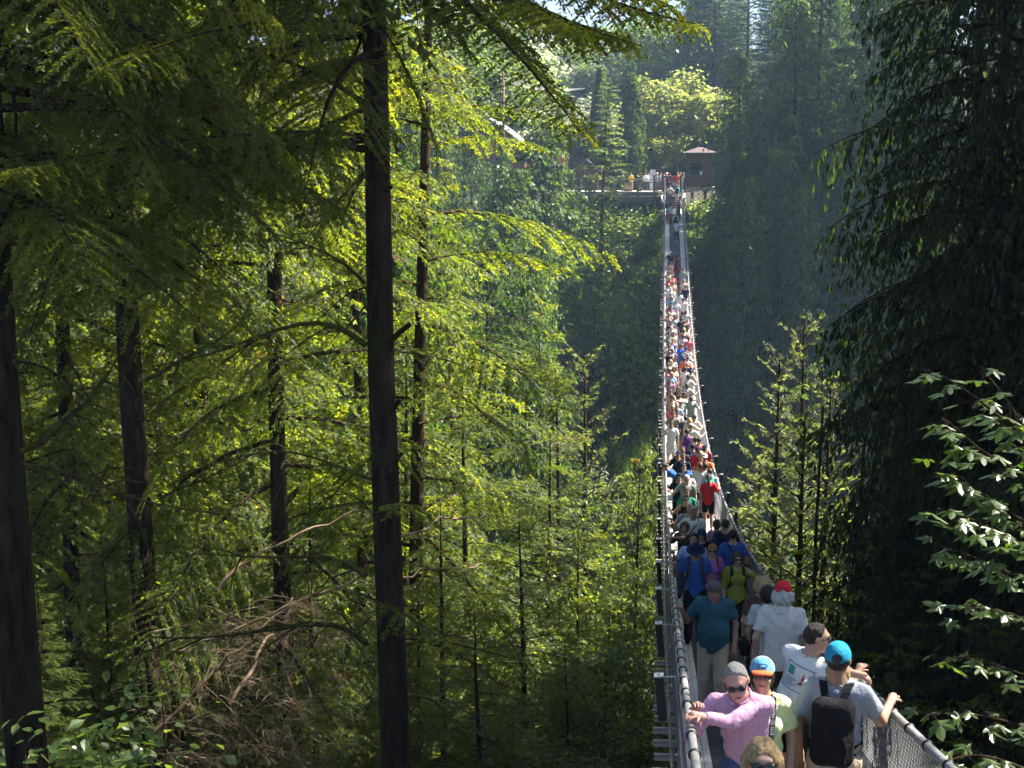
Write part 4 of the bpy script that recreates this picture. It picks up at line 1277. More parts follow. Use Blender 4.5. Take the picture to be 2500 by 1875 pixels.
# ------------------------------------------------------------------ dead fallen wood low on the left
rng = np.random.default_rng(90)
dead = [([(372, 1790), (470, 1700), (560, 1610), (660, 1520), (780, 1440)], 0.060, 'pale fallen trunk leaning up to the right, lowest at left'),
        ([(560, 1720), (610, 1640), (640, 1560), (700, 1500), (720, 1430)], 0.055, 'broken pale trunk lying across the dead twigs'),
        ([(420, 1590), (520, 1560), (650, 1490), (780, 1470), (880, 1420)], 0.05, 'slanting dead trunk behind the lowest bare limb'),
        ([(530, 1440), (600, 1360), (660, 1310), (760, 1250), (880, 1200)], 0.05, 'dead trunk slanting steeply up towards the tall hemlock'),
        ([(960, 1310), (1050, 1280), (1130, 1260), (1240, 1240)], 0.04, 'fallen trunk just right of the tall hemlock'),
        ([(980, 1410), (1060, 1390), (1120, 1370), (1180, 1350)], 0.035, 'fallen stick just right of the tall hemlock, lower one'),
        ([(350, 1860), (500, 1850), (650, 1830), (860, 1800)], 0.035, 'dead limb lying along the bottom edge of the picture'),
        ([(400, 1080), (520, 1010), (640, 900), (740, 780)], 0.03, 'dead leaning pole in front of the lit forest')]
for i, (poly, r0, lab) in enumerate(dead):
    Y = 24.5 + 0.35 * i
    P = smooth_poly(px_poly(poly, Y, Y + 2.0), 14)
    bend = np.cumsum(rng.normal(0, 0.05, (14, 3)), axis=0); bend -= bend[0]
    P = P + bend * np.array([0.6, 1.0, 1.0])
    O = P[0].copy(); r0 = r0 * 0.7
    o = empty('fallen_trunk', tuple(O), 0, lab, 'dead tree', 'fallen dead trunks')
    w = Wood(); w.tube(P - O, np.linspace(r0, r0 * 0.5, 14), 8)
    for rep in range(2):
        twiggy(w, P - O, rng, r0 * 0.28, 12, 0.22, 0.5)
    link('trunk', w.mesh('trunk', M_DEAD), o)
w = Wood()
for k in range(330):
    px, py = rng.normal(640, 190), 1890 - 430 * rng.random() ** 1.25
    if px > 1000: continue
    Y = rng.uniform(23.5, 27.5)
    c = at(px, py, Y)
    d = unit(np.array([rng.normal(0, 1), rng.normal(0, 0.5), rng.normal(-0.1, 0.45)]))
    L = rng.uniform(0.5, 1.7)
    P = np.array([c - d * L / 2, c + rng.normal(0, 0.05, 3), c + d * L / 2 + [0, 0, -0.15 * L]])
    P = smooth_poly(P, 5)
    w.tube(P, np.linspace(0.008, 0.002, 5), 3)
    twiggy(w, P, rng, 0.006, 4, 0.35, 0.5)
o = link('dead_twigs', w.mesh('dead_twigs', M_DEAD))
tag(o, 'tangle of dry brown twigs low on the left slope', 'twigs', kind='stuff')

# ------------------------------------------------------------------ big-leaf maple close on the right, leaf by leaf
def maple_leaf():
    out = []
    lob = [(0.0, 1.0), (0.95, 0.78), (1.95, 0.46)]     # lobe angle, length
    pts = [(2.75, 0.16)]
    for a, l in reversed(lob):
        if a > 0:
            pts += [(a + 0.24, l * 0.74), (a, l), (a - 0.22, l * 0.76), (a - 0.45, l * 0.48)]
    pts += [(0.20, 0.72), (0.0, 1.0)]
    ring = [(math.sin(a) * l, math.cos(a) * l) for a, l in pts]
    left = [(-x, y) for x, y in reversed(ring[:-1])]
    ring = ring + left
    vs = [(0, 0.12, 0.0)] + [(x, y, -0.22 * abs(x) - 0.10 * y * y + 0.05 * math.sin(7 * x)) for x, y in ring]
    fs = [(0, i + 1, i + 2) for i in range(len(ring) - 1)] + [(0, len(ring), 1)]
    vs = [np.array(v) for v in vs]
    return MB().add(vs, fs)
leaf_me = maple_leaf().mesh('leaf', M_MAPLE)
c = at(2560, 1500, 11.5)
MP = np.array([float(c[0]), 11.5, float(ground_z(c[0], 11.5)) - 0.2])
maple = empty('bigleaf_maple', tuple(MP), 0, 'maple with large pale leaves catching light at the right edge', 'tree')
w = Wood()
trunk = smooth_poly(np.array([MP, MP + [0.1, 0, 3.5], at(2580, 1600, 11.5), at(2560, 1250, 11.3), at(2520, 1000, 11.2)]), 14) - MP
w.tube(trunk, np.linspace(0.06, 0.015, 14), 8)
rng = np.random.default_rng(91)
leafspots = []
mb_ = [([(2535, 1090), (2470, 1040), (2400, 985), (2330, 930), (2245, 897)], 11.3, 16), ([(2540, 1110), (2480, 1010), (2430, 940), (2390, 890)], 11.6, 12),
       ([(2545, 1210), (2480, 1140), (2400, 1110), (2330, 1040), (2300, 1020)], 11.0, 26), ([(2550, 1300), (2460, 1250), (2380, 1190), (2300, 1130)], 11.2, 30),
       ([(2555, 1360), (2460, 1310), (2380, 1270), (2290, 1240)], 10.9, 30), ([(2560, 1450), (2470, 1400), (2380, 1360), (2290, 1330)], 11.2, 26),
       ([(2570, 1560), (2480, 1500), (2400, 1480), (2320, 1490)], 11.4, 18), ([(2570, 1680), (2480, 1640), (2390, 1610), (2290, 1600)], 11.2, 18),
       ([(2560, 1800), (2460, 1760), (2360, 1740), (2270, 1745)], 11.0, 18), ([(2540, 1900), (2440, 1850), (2350, 1840), (2300, 1870)], 10.6, 18),
       ([(2540, 1180), (2500, 1080), (2470, 990)], 11.6, 12)]
for poly, Y, nl in mb_:
    P = smooth_poly(px_poly(poly, Y + 0.3, Y - 0.2), 12)
    k0 = np.argmin(np.linalg.norm(trunk + MP - P[0], axis=1))
    w.tube(np.vstack([trunk[k0][None], P - MP]), np.linspace(0.018, 0.004, 13), 5)
    for j in range(nl):
        t = (j + rng.random()) / nl
        i = t * 11
        b0 = P[int(i)] + (P[min(11, int(i) + 1)] - P[int(i)]) * (i - int(i)) - MP
        s = 1 if j % 2 else -1
        a = math.atan2((P[-1] - P[0])[1], (P[-1] - P[0])[0]) + s * rng.uniform(0.5, 1.5)
        pl = rng.uniform(0.06, 0.22)
        tip = b0 + np.array([math.cos(a) * pl, math.sin(a) * pl, rng.uniform(-0.10, 0.06)])
        w.tube(np.array([b0, tip]), [0.003, 0.002], 3)
        sz = rng.uniform(0.10, 0.18)
        link('leaf', leaf_me, maple, tuple(tip), (rng.normal(-0.25, 0.22), rng.normal(0.0, 0.25), a - math.pi / 2 + rng.normal(0, 0.3)), (sz, sz, sz))
link('trunk', w.mesh('trunk', M_BARK), maple)

# leafy plants in the bottom left corner
for (px, py, Y, s, lab) in [(60, 1830, 9.0, 0.55, 'dark leafy plant in the bottom left corner'), (250, 1850, 9.5, 0.55, 'dark leafy plant at the bottom edge, right of the corner plant'),
                            (395, 1690, 11.0, 0.5, 'dark leaved sapling in front of the second trunk')]:
    p = at(px, py, Y)
    g = float(ground_z(p[0], Y))
    o = empty('understory_sapling', (float(p[0]), Y, g), 0, lab, 'sapling')
    h = float(p[2]) - g
    w = Wood(); w.tube(np.array([[0, 0, 0], [0.06, 0.03, h * 0.5], [0, 0, h]]), [0.02, 0.014, 0.006], 5)
    link('stem', w.mesh('stem', M_BARK), o)
    rg = np.random.default_rng(int(px))
    for k in range(70):
        z = h + rg.uniform(-0.75, 0.30); a = rg.random() * 6.28; r = rg.uniform(0.03, 0.55)
        sz = rg.uniform(0.05, 0.085)
        if k == 0:
            lv = MB().add([(0, 0, 0), (0.45, 0.5, 0.08), (0.35, 1.0, 0.02), (0, 1.5, -0.1), (-0.35, 1.0, 0.02), (-0.45, 0.5, 0.08), (0, 0.7, -0.02)],
                          [(0, 1, 6), (1, 2, 6), (2, 3, 6), (3, 4, 6), (4, 5, 6), (5, 0, 6)]).mesh('leaf', M_ALDER)
        link('leaf', lv, o, (r * math.cos(a), r * math.sin(a), z), (rg.normal(-0.2, 0.3), rg.normal(0, 0.3), a), (sz, sz, sz))
# ------------------------------------------------------------------ people: bodies and clothes grown as smooth distance fields
def surface_net(V, o, h):
    """dual mesh of the zero level of V (nx,ny,nz): verts, quads"""
    S = V < 0
    nx, ny, nz = V.shape
    cnt = np.zeros((nx - 1, ny - 1, nz - 1), np.int8)
    for a in (0, 1):
        for b in (0, 1):
            for c in (0, 1):
                cnt += S[a:nx - 1 + a, b:ny - 1 + b, c:nz - 1 + c]
    idx = np.argwhere((cnt > 0) & (cnt < 8))
    if not len(idx):
        return np.zeros((0, 3)), np.zeros((0, 4), int)
    P = np.zeros((len(idx), 3)); N = np.zeros(len(idx))
    cor = [(0, 0, 0), (1, 0, 0), (0, 1, 0), (1, 1, 0), (0, 0, 1), (1, 0, 1), (0, 1, 1), (1, 1, 1)]
    for (a, b) in ((0, 1), (2, 3), (4, 5), (6, 7), (0, 2), (1, 3), (4, 6), (5, 7), (0, 4), (1, 5), (2, 6), (3, 7)):
        A, Bc = np.array(cor[a]), np.array(cor[b])
        ia, ib = idx + A, idx + Bc
        va = V[ia[:, 0], ia[:, 1], ia[:, 2]]; vb = V[ib[:, 0], ib[:, 1], ib[:, 2]]
        cr = (va < 0) != (vb < 0)
        t = np.where(cr, va / np.where(cr, va - vb, 1.0), 0.0)
        P += np.where(cr[:, None], A + t[:, None] * (Bc - A), 0.0); N += cr
    verts = o + h * (idx + P / N[:, None])
    gi = np.full(cnt.shape, -1, np.int32)
    gi[idx[:, 0], idx[:, 1], idx[:, 2]] = np.arange(len(idx))
    F_ = []
    for ax in range(3):
        s0 = [slice(None)] * 3; s1 = [slice(None)] * 3
        s0[ax] = slice(0, -1); s1[ax] = slice(1, None)
        e = np.argwhere(S[tuple(s0)] != S[tuple(s1)])
        u, v = (ax + 1) % 3, (ax + 2) % 3
        ok = (e[:, u] > 0) & (e[:, v] > 0) & (e[:, u] < V.shape[u] - 1) & (e[:, v] < V.shape[v] - 1)
        e = e[ok]
        inside = S[e[:, 0], e[:, 1], e[:, 2]]
        def cell(du, dv):
            q = e.copy(); q[:, u] -= du; q[:, v] -= dv
            return gi[q[:, 0], q[:, 1], q[:, 2]]
        quad = np.stack([cell(1, 1), cell(0, 1), cell(0, 0), cell(1, 0)], 1)
        quad[~inside] = quad[~inside][:, ::-1]
        F_.append(quad)
    return verts, np.concatenate(F_)

class Grid:
    def __init__(self, lo, hi, h):
        self.o = np.asarray(lo, float) - 2 * h
        self.h = h
        n = np.ceil((np.asarray(hi) - self.o) / h).astype(int) + 3
        ax = [self.o[i] + h * np.arange(n[i]) for i in range(3)]
        X, Y, Z = np.meshgrid(*ax, indexing='ij')
        self.P = np.stack([X, Y, Z], -1).astype(np.float32)
    def mesh(self, V):
        return surface_net(V, self.o, self.h)

def smin(a, b, k):
    h = np.clip(0.5 + 0.5 * (b - a) / k, 0, 1)
    return b + (a - b) * h - k * h * (1 - h)

def cone(P, a, b, r1, r2):
    a = np.asarray(a, np.float32); b = np.asarray(b, np.float32)
    ab = b - a
    pa = P - a
    t = np.clip((pa @ ab) / float(ab @ ab + 1e-9), 0, 1)
    return np.linalg.norm(pa - t[..., None] * ab, axis=-1) - (r1 + (r2 - r1) * t)

def ell(P, c, r):
    r = np.asarray(r, np.float32)
    q = (P - np.asarray(c, np.float32)) / r
    k = np.linalg.norm(q, axis=-1)
    return (k - 1) * float(r.min())

def rbox(P, c, hsz, r):
    q = np.abs(P - np.asarray(c, np.float32)) - (np.asarray(hsz, np.float32) - r)
    return np.linalg.norm(np.maximum(q, 0), axis=-1) + np.minimum(q.max(-1), 0) - r

def folds(P, amp, seed, f=1.0):
    a = seed * 1.7
    return amp * (np.sin(f * (31 * P[..., 0] + 17 * P[..., 2] + a)) * np.sin(f * (23 * P[..., 2] - 19 * P[..., 1] + 2 * a))
                  + 0.7 * np.sin(f * (47 * P[..., 2] + 29 * P[..., 0] - a)) * np.sin(f * (37 * P[..., 1] + 11 * P[..., 0] + a)))

def ik(a, b, l1, l2, pole):
    """middle joint between a and b; b pulled in when out of reach"""
    a = np.asarray(a, float); b = np.asarray(b, float); d = b - a
    L = np.linalg.norm(d); mx = (l1 + l2) * 0.995
    if L > mx:
        b = a + d / L * mx; d = b - a; L = mx
    L = max(L, abs(l1 - l2) + 0.02)
    x = (l1 * l1 - l2 * l2 + L * L) / (2 * L)
    hgt = math.sqrt(max(0.0, l1 * l1 - x * x))
    u = d / (np.linalg.norm(d) + 1e-9)
    p = np.asarray(pole, float); p = p - u * (p @ u); p /= (np.linalg.norm(p) + 1e-9)
    return a + u * x + p * hgt, b

def Rx(a): return np.array(Matrix.Rotation(a, 3, 'X'))
def Rz(a): return np.array(Matrix.Rotation(a, 3, 'Z'))

SKIN = {'light': (0.50, 0.30, 0.22), 'tan': (0.36, 0.20, 0.13), 'mid': (0.42, 0.25, 0.17), 'brown': (0.20, 0.10, 0.06), 'pink': (0.55, 0.31, 0.25)}
def skinmat(k): return surface('skin_' + k, tuple(0.85 * q for q in SKIN[k]), SKIN[k], 18.0, 0.5, 0.0, None, 0.4)
def cloth(name, c):
    return surface('cloth_' + name, tuple(0.92 * q for q in c), tuple(min(1, 1.05 * q) for q in c), 45.0, 0.9, 0.55, (1, 1, 0.55), 0.12, bscale=11.0, bdist=0.05)
CLOTH = dict(pink=(0.62, 0.36, 0.52), lime=(0.58, 0.70, 0.36), grey=(0.30, 0.33, 0.37), white=(0.72, 0.72, 0.72), offwhite=(0.66, 0.65, 0.60), red=(0.60, 0.03, 0.05), crimson=(0.45, 0.02, 0.06),
             teal=(0.03, 0.10, 0.13), blue=(0.03, 0.10, 0.34), navy=(0.012, 0.02, 0.06), royal=(0.02, 0.08, 0.50), sky=(0.30, 0.45, 0.68), black=(0.012, 0.012, 0.014), olive=(0.24, 0.26, 0.035),
             khaki=(0.42, 0.34, 0.25), purple=(0.42, 0.12, 0.45), violet=(0.10, 0.03, 0.22), brown=(0.10, 0.06, 0.05), sage=(0.24, 0.31, 0.27), green=(0.03, 0.25, 0.14), orange=(0.72, 0.14, 0.05),
             peach=(0.62, 0.38, 0.30), turquoise=(0.03, 0.52, 0.70), denim=(0.06, 0.10, 0.20), charcoal=(0.05, 0.055, 0.065), yellow=(0.70, 0.45, 0.06), mauve=(0.32, 0.18, 0.26), coral=(0.75, 0.16, 0.20),
             cream=(0.60, 0.50, 0.42), capteal=(0.02, 0.22, 0.36), capblue=(0.13, 0.38, 0.62), straw=(0.62, 0.52, 0.36), burgundy=(0.20, 0.01, 0.03), camo=(0.22, 0.20, 0.14), plaid=(0.22, 0.28, 0.36), silver=(0.5, 0.52, 0.54))
HAIRC = dict(black=(0.012, 0.010, 0.009), dark=(0.03, 0.02, 0.014), brown=(0.09, 0.05, 0.028), blond=(0.42, 0.29, 0.14), grey=(0.30, 0.29, 0.28), white=(0.55, 0.54, 0.52), ginger=(0.30, 0.13, 0.045), salt=(0.07, 0.07, 0.075))
def hairmat(k): return surface('hair_' + k, tuple(0.55 * q for q in HAIRC[k]), tuple(min(1, 1.35 * q) for q in HAIRC[k]), 90.0, 0.5, 0.9, (1, 1, 0.12), 0.4)
M_LENS = plain('sunglass_lens', (0.006, 0.006, 0.007), 0.12, 0.7)
M_SHOE = {c: cloth('shoe_' + c, v) for c, v in dict(black=(0.015, 0.015, 0.016), white=(0.6, 0.6, 0.6), brown=(0.07, 0.04, 0.025), pink=(0.35, 0.12, 0.16)).items()}
M_LIP = plain('lips', (0.30, 0.10, 0.09), 0.5)
M_EYE = plain('eye_dark', (0.02, 0.015, 0.012), 0.3)

_g = Grid((-0.06, -0.10, 0.0), (0.06, 0.22, 0.13), 0.013)
_v = np.maximum(smin(ell(_g.P, (0, 0.06, 0.035), (0.048, 0.15, 0.05)), cone(_g.P, (0, 0, 0.04), (0, 0, 0.10), 0.047, 0.045), 0.03), -_g.P[..., 2] + 0.004)
_sv, _sf = _g.mesh(_v)
SHOE_ME = np_mesh('shoe', _sv, _sf, M_SHOE['black'], True)

def person(label, X, Y, z, face, H=1.72, female=False, skin='light', top=('white', 'short'), bottom=('denim', 'long'), hair=('dark', 'short'), hat=None, glasses=False,
           lean=0.0, side=0.0, head=(0.0, 0.0), hands=(None, None), stride=0.1, pack=None, bag=None, girth=1.0, shoes='black', res=0.03, beard=None, seed=0, strap=None, group=None, eyes=False, child=1.0, torso_yaw=0.0, hem=None, collar=False):
    """face: heading angle in degrees (0 looks along the bridge away from the camera, 180 towards it).
    hands: world targets for (left, right) hand or None for hanging."""
    s = H / 1.75
    rz = math.radians(face)
    root = empty('person', (X, Y, z), rz, label, 'person', group)
    if s != 1.0:
        root.scale = (s, s, s)
    def tolocal(w):
        d = (np.asarray(w, float) - np.array([X, Y, z])) @ Rz(rz)      # inverse rotation
        return d / s
    shw = 0.158 if female else 0.176
    pel = np.array([side * 0.0, -0.05 * math.sin(lean), 0.95])
    T = Rz(torso_yaw) @ Rx(-lean) @ np.array(Matrix.Rotation(side, 3, 'Y'))
    def tor(x, y, zz): return pel + T @ np.array([x, y, zz])
    neck = tor(0, -0.01, 0.53)
    hR = T @ Rz(head[0]) @ Rx(head[1] + 0.6 * lean)
    hc = neck + (0.35 * (T @ np.array([0, 0, 1.0])) + 0.65 * hR @ np.array([0, 0, 1.0])) * 0.145 + hR @ np.array([0, 0.025, 0])
    # legs
    hips = [np.array([-0.09, 0, 0.92]), np.array([0.09, 0, 0.92])]
    ank = [np.array([-0.105, stride, 0.09]), np.array([0.105, -stride, 0.09])]
    knees = []
    for i in (0, 1):
        k, a_ = ik(hips[i], ank[i], 0.425, 0.425, (0, 1, 0)); knees.append(k); ank[i] = a_
    # arms
    sh = [tor(-shw, -0.01, 0.475), tor(shw, -0.01, 0.475)]
    elb, wri = [], []
    for i in (0, 1):
        sg = -1 if i == 0 else 1
        if hands[i] is None:
            tgt = tor(sg * (shw + 0.06 + 0.03 * (girth - 1) * 3), 0.05 + 0.04 * sg * (stride * 4), -0.04)
            if lean > 0.3: tgt = np.array([sh[i][0] + sg * 0.05, sh[i][1] + 0.08, sh[i][2] - 0.52])
            pole = T @ np.array([sg * 0.5, -1, 0.0])
        else:
            tgt = tolocal(hands[i])
            d = tgt - sh[i]; L = np.linalg.norm(d)
            tgt = sh[i] + d / L * max(L - 0.075, 0.15) + np.array([0, 0, 0.03])
            pole = np.array([sg * 0.25, -0.35, -0.9])
        e, w = ik(sh[i], tgt, 0.29, 0.26, pole); elb.append(e); wri.append(w)
    g_ = girth
    lo = np.minimum.reduce([*ank, *wri, *elb, hc, pel]) - [0.20, 0.22, 0.10]
    hi = np.maximum.reduce([*ank, *wri, *elb, hc, pel]) + [0.20, 0.22, 0.16]
    lo[2] = 0.0

    def torso_sdf(P, inf=0.0, belly=True):
        q = (P - pel.astype(np.float32)) @ T.astype(np.float32)
        q = q * np.array([1, 1.45, 1], np.float32)
        w = 0.93 if female else 1.0
        d = cone(q, (0, 0, -0.02), (0, 0, 0.16), (0.165 if female else 0.155) * g_ + inf, 0.135 * w * g_ + inf)
        d = smin(d, cone(q, (0, 0, 0.16), (0, 0.0, 0.37), 0.135 * w * g_ + inf, 0.162 * w * (0.6 + 0.4 * g_) + inf), 0.06)
        d = smin(d, cone(q, (-shw + 0.03, 0, 0.458), (shw - 0.03, 0, 0.458), 0.052 + inf, 0.052 + inf), 0.07)
        d = smin(d, cone(q, (0, -0.01, 0.48), (0, -0.01, 0.53), 0.075 + inf, 0.055 + inf), 0.06)
        if female:
            for sx in (-1, 1):
                d = smin(d, ell(q, (sx * 0.07, 0.14, 0.32), (0.07 + inf, 0.075 + inf, 0.07 + inf)), 0.05)
        elif g_ > 1.08:
            d = smin(d, ell(q, (0, 0.10, 0.13), (0.15 * g_ + inf, 0.13 * g_ + inf, 0.15 + inf)), 0.08)
        return d * 0.8, q / np.array([1, 1.45, 1], np.float32)

    def arm_sdf(P, i, inf=0.0, r=(0.046, 0.039, max(0.027, 0.75 * res)), part='all'):
        d = cone(P, sh[i], elb[i], r[0] + inf, r[1] + inf)
        if part == 'all':
            d = smin(d, cone(P, elb[i], wri[i], r[1] + 0.002 + inf, r[2] + inf), 0.02)
        return d

    def leg_sdf(P, i, inf=0.0, low=True):
        d = cone(P, hips[i], knees[i], 0.088 * (0.5 + 0.5 * g_) + inf, 0.058 + inf)
        if low:
            d = smin(d, cone(P, knees[i], ank[i] + [0, 0, -0.02], 0.057 + inf, 0.038 + inf), 0.03)
            c = knees[i] * 0.68 + ank[i] * 0.32 + np.array([0, -0.02, 0])
            d = smin(d, ell(P, c, (0.05 + inf, 0.052 + inf, 0.12)), 0.03)
        return d

    # ---- body: one continuous skin surface
    G = Grid(lo, hi, res if res < 0.02 else res * 1.15)
    d, _ = torso_sdf(G.P)
    for i in (0, 1):
        d = smin(d, arm_sdf(G.P, i), 0.03)
        d = smin(d, leg_sdf(G.P, i), 0.03)
        d = smin(d, ell(G.P, ank[i] + [0, 0.06, -0.05], (0.042, 0.11, 0.04)), 0.02)
        hd = unit(wri[i] - elb[i])
        d = smin(d, cone(G.P, wri[i], wri[i] + hd * 0.065, max(0.028, 0.8 * res), max(0.034, 0.8 * res)), 0.02)
    d = smin(d, cone(G.P, neck - T @ np.array([0, 0, 0.03]), hc + hR @ np.array([0, -0.02, -0.05]), 0.062, 0.055), 0.025)
    hq = (G.P - hc.astype(np.float32)) @ hR.astype(np.float32)
    hd_ = smin(ell(hq, (0, -0.012, 0.022), (0.077, 0.097, 0.098)), ell(hq, (0, 0.028, -0.058), (0.056, 0.066, 0.066)), 0.03)
    if res < 0.022:
        hd_ = smin(hd_, cone(hq, (0, 0.084, 0.018), (0, 0.108, -0.026), 0.010, 0.017), 0.012)
        hd_ = smin(hd_, ell(hq, (0, 0.082, 0.036), (0.05, 0.016, 0.012)), 0.015)
        for sx in (-1, 1):
            hd_ = np.maximum(hd_, -smin(ell(hq, (sx * 0.032, 0.102, 0.012), (0.019, 0.018, 0.013)), ell(hq, (sx * 0.032, 0.106, 0.012), (0.02, 0.014, 0.012)), 0.01))
            hd_ = smin(hd_, ell(hq, (sx * 0.080, -0.005, 0.0), (0.012, 0.022, 0.034)), 0.008)
            hd_ = smin(hd_, ell(hq, (sx * 0.036, 0.066, -0.026), (0.026, 0.03, 0.024)), 0.02)
        hd_ = smin(hd_, ell(hq, (0, 0.086, -0.062), (0.026, 0.014, 0.012)), 0.01)
        hd_ = smin(hd_, ell(hq, (0, 0.078, -0.104), (0.024, 0.018, 0.016)), 0.015)
    d = smin(d, hd_, 0.015)
    bv, bf = G.mesh(d)
    # five fingers on each hand, rooted in the palm
    VV, FF, nv = [bv], [bf], len(bv)
    for i in (0, 1):
        hd = unit(wri[i] - elb[i])
        palm = wri[i] + hd * 0.06
        onrail = hands[i] is not None
        dn = np.array([0, 0, -1.0]); dn = unit(dn - hd * (dn @ hd)) if abs(hd[2]) < 0.93 else unit(np.array([(1 if i == 0 else -1) * 1.0, 0, 0]))
        lat = np.cross(hd, dn) * (1 if i == 1 else -1)
        curl = 0.55 if onrail else 0.35
        for k, (off, ln, c0) in enumerate([(-0.030, 0.070, 1.0), (-0.010, 0.082, 0.9), (0.010, 0.076, 1.0), (0.028, 0.060, 1.15), (-0.036, 0.055, 0.5)]):
            if k < 4:
                base = palm + lat * off + hd * 0.02
                dirv = hd
            else:
                base = wri[i] + hd * 0.035 + lat * (-0.026)
                dirv = unit(hd * 0.75 - lat * 0.75)
            pts = [base - dirv * 0.015, base]
            ang_ = 0.0
            for sgm in (0.42, 0.33, 0.25):
                ang_ += curl * c0
                pts.append(pts[-1] + (math.cos(ang_) * dirv + math.sin(ang_) * dn) * ln * sgm)
            v, f = tube_np(np.array(pts), [0.0105, 0.0105, 0.0098, 0.009, 0.005], 5)
            VV.append(v); FF.append(f + nv); nv += len(v)
    link('body', np_mesh('body', np.concatenate(VV), np.concatenate(FF), skinmat(skin), True), root)

    def grow(name, lo_, hi_, fn, mat, h=None, parent=root):
        Gq = Grid(lo_, hi_, h or res)
        v, f = Gq.mesh(fn(Gq.P))
        if len(f) == 0:
            return None
        return link(name, np_mesh(name, v, f, mat, True), parent)

    # ---- shirt / dress
    tname, tsl = top
    amp = 0.0065 if res < 0.016 else 0.005
    hemz = hem if hem is not None else (-0.13 if tsl != 'tank' else -0.10)
    def shirt(P):
        d, q = torso_sdf(P, 0.015)
        d = np.maximum(d, hemz - q[..., 2] + 0.012 * np.sin(9 * q[..., 0] + seed))
        for i in (0, 1):
            if tsl == 'short':
                e = sh[i] + (elb[i] - sh[i]) * 0.72
                a_ = cone(P, sh[i], e, 0.058 * (0.6 + 0.4 * g_), 0.066)
                ax_ = unit(elb[i] - sh[i]).astype(np.float32)
                a_ = np.maximum(a_, (P - e.astype(np.float32)) @ ax_)
            elif tsl == 'long':
                a_ = smin(cone(P, sh[i], elb[i], 0.058, 0.052), cone(P, elb[i], elb[i] + (wri[i] - elb[i]) * 0.92, 0.052, 0.040), 0.02)
                ax_ = unit(wri[i] - elb[i]).astype(np.float32)
                a_ = np.maximum(a_, (P - (elb[i] + (wri[i] - elb[i]) * 0.92).astype(np.float32)) @ ax_)
            elif tsl == 'rolled':
                e = elb[i] + (wri[i] - elb[i]) * 0.35
                a_ = smin(cone(P, sh[i], elb[i], 0.060, 0.053), cone(P, elb[i], e, 0.054, 0.053), 0.02)
                ax_ = unit(wri[i] - elb[i]).astype(np.float32)
                a_ = np.maximum(a_, (P - e.astype(np.float32)) @ ax_)
            else:
                a_ = None
            if a_ is not None:
                d = smin(d, a_, 0.035)
        d = d + folds(q, amp, seed + 1)
        if tsl == 'tank':
            for i in (0, 1):
                d = np.maximum(d, -(cone(P, sh[i] + T @ np.array([0, 0, 0.06]), sh[i] - T @ np.array([0, 0, 0.08]), 0.075, 0.065)))
        nk = -cone(P, neck + T @ np.array([0, 0.015, -0.015]), hc, 0.073, 0.085)
        d = np.maximum(d, nk)
        return d
    slo = np.minimum.reduce([*sh, *elb, *wri, pel]) - [0.20, 0.22, 0.22]
    shi = np.maximum.reduce([*sh, *elb, *wri, pel, neck]) + [0.20, 0.22, 0.08]
    shirt_o = grow('shirt', slo, shi, shirt, cloth(tname, CLOTH[tname]))

    if collar:
        nd = unit(hc - neck)
        def coll(P):
            q = (P - pel.astype(np.float32)) @ T.astype(np.float32)
            c_ = cone(P, neck - nd * 0.05, neck + nd * 0.05, 0.088, 0.074)
            d = np.abs(c_) - 0.009
            d = np.maximum(d, q[..., 2] - 0.555 + 0.35 * np.maximum(q[..., 1], -0.05))
            d = np.maximum(d, 0.485 - q[..., 2] + 0.2 * np.maximum(q[..., 1], 0))
            return np.maximum(d, np.where(q[..., 1] > 0.03, 0.012 - np.abs(q[..., 0]), -1.0))
        grow('collar', neck - 0.16, neck + 0.16, coll, cloth(tname, CLOTH[tname]), 0.009)
    # ---- trousers, shorts, skirt
    bname, bl = bottom
    bm = cloth(bname, CLOTH[bname])
    plo = np.minimum.reduce([*ank, *knees, pel]) - [0.20, 0.22, 0.06]
    phi = np.maximum.reduce([*ank, *knees, pel]) + [0.20, 0.22, 0.16]
    if bl in ('long', 'shorts'):
        def pants(P):
            d, q = torso_sdf(P, 0.003)
            d = np.maximum(d, q[..., 2] - 0.03)
            for i in (0, 1):
                e = smin(cone(P, hips[i] - [0, 0, 0.02], knees[i], 0.098 * (0.5 + 0.5 * g_), 0.078), cone(P, knees[i], ank[i] + [0, 0, -0.02], 0.078, 0.066), 0.03)
                e = np.maximum(e, (0.045 if bl == 'long' else knees[i][2] + 0.06) - P[..., 2])
                d = smin(d, e, 0.03)
            return d + folds(P, 0.004, seed + 2)
        grow('trousers' if bl == 'long' else 'shorts', plo, phi, pants, bm)
    else:
        zl = {'skirt': 0.45, 'dress': 0.50, 'maxi': 0.16}[bl]
        def skirt(P):
            t = np.clip((0.98 - P[..., 2]) / (0.98 - zl), 0, 1)
            r = 0.155 * g_ + 0.115 * t
            rad = np.sqrt(P[..., 0] ** 2 + (1.25 * P[..., 1]) ** 2)
            a_ = np.arctan2(P[..., 1], P[..., 0])
            d = rad - r - 0.012 * t * np.sin(9 * a_ + seed)
            return np.maximum(np.maximum(d * 0.8, zl - P[..., 2]), P[..., 2] - 1.0)
        grow('skirt', plo - [0.1, 0.1, 0], phi + [0.1, 0.1, 0], skirt, bm)
    for i in (0, 1):
        so = link('shoe', SHOE_ME, root, tuple(ank[i] + [0, -0.03, -0.09]), mat=M_SHOE[shoes])

    # ---- hair, hat, glasses in head space
    hres = 0.009 if res < 0.016 else 0.012 if res < 0.02 else min(res, 0.022)
    hlo, hhi = hc - 0.34, hc + 0.22
    def toh(P): return (P - hc.astype(np.float32)) @ hR.astype(np.float32)
    hcname, hst = hair
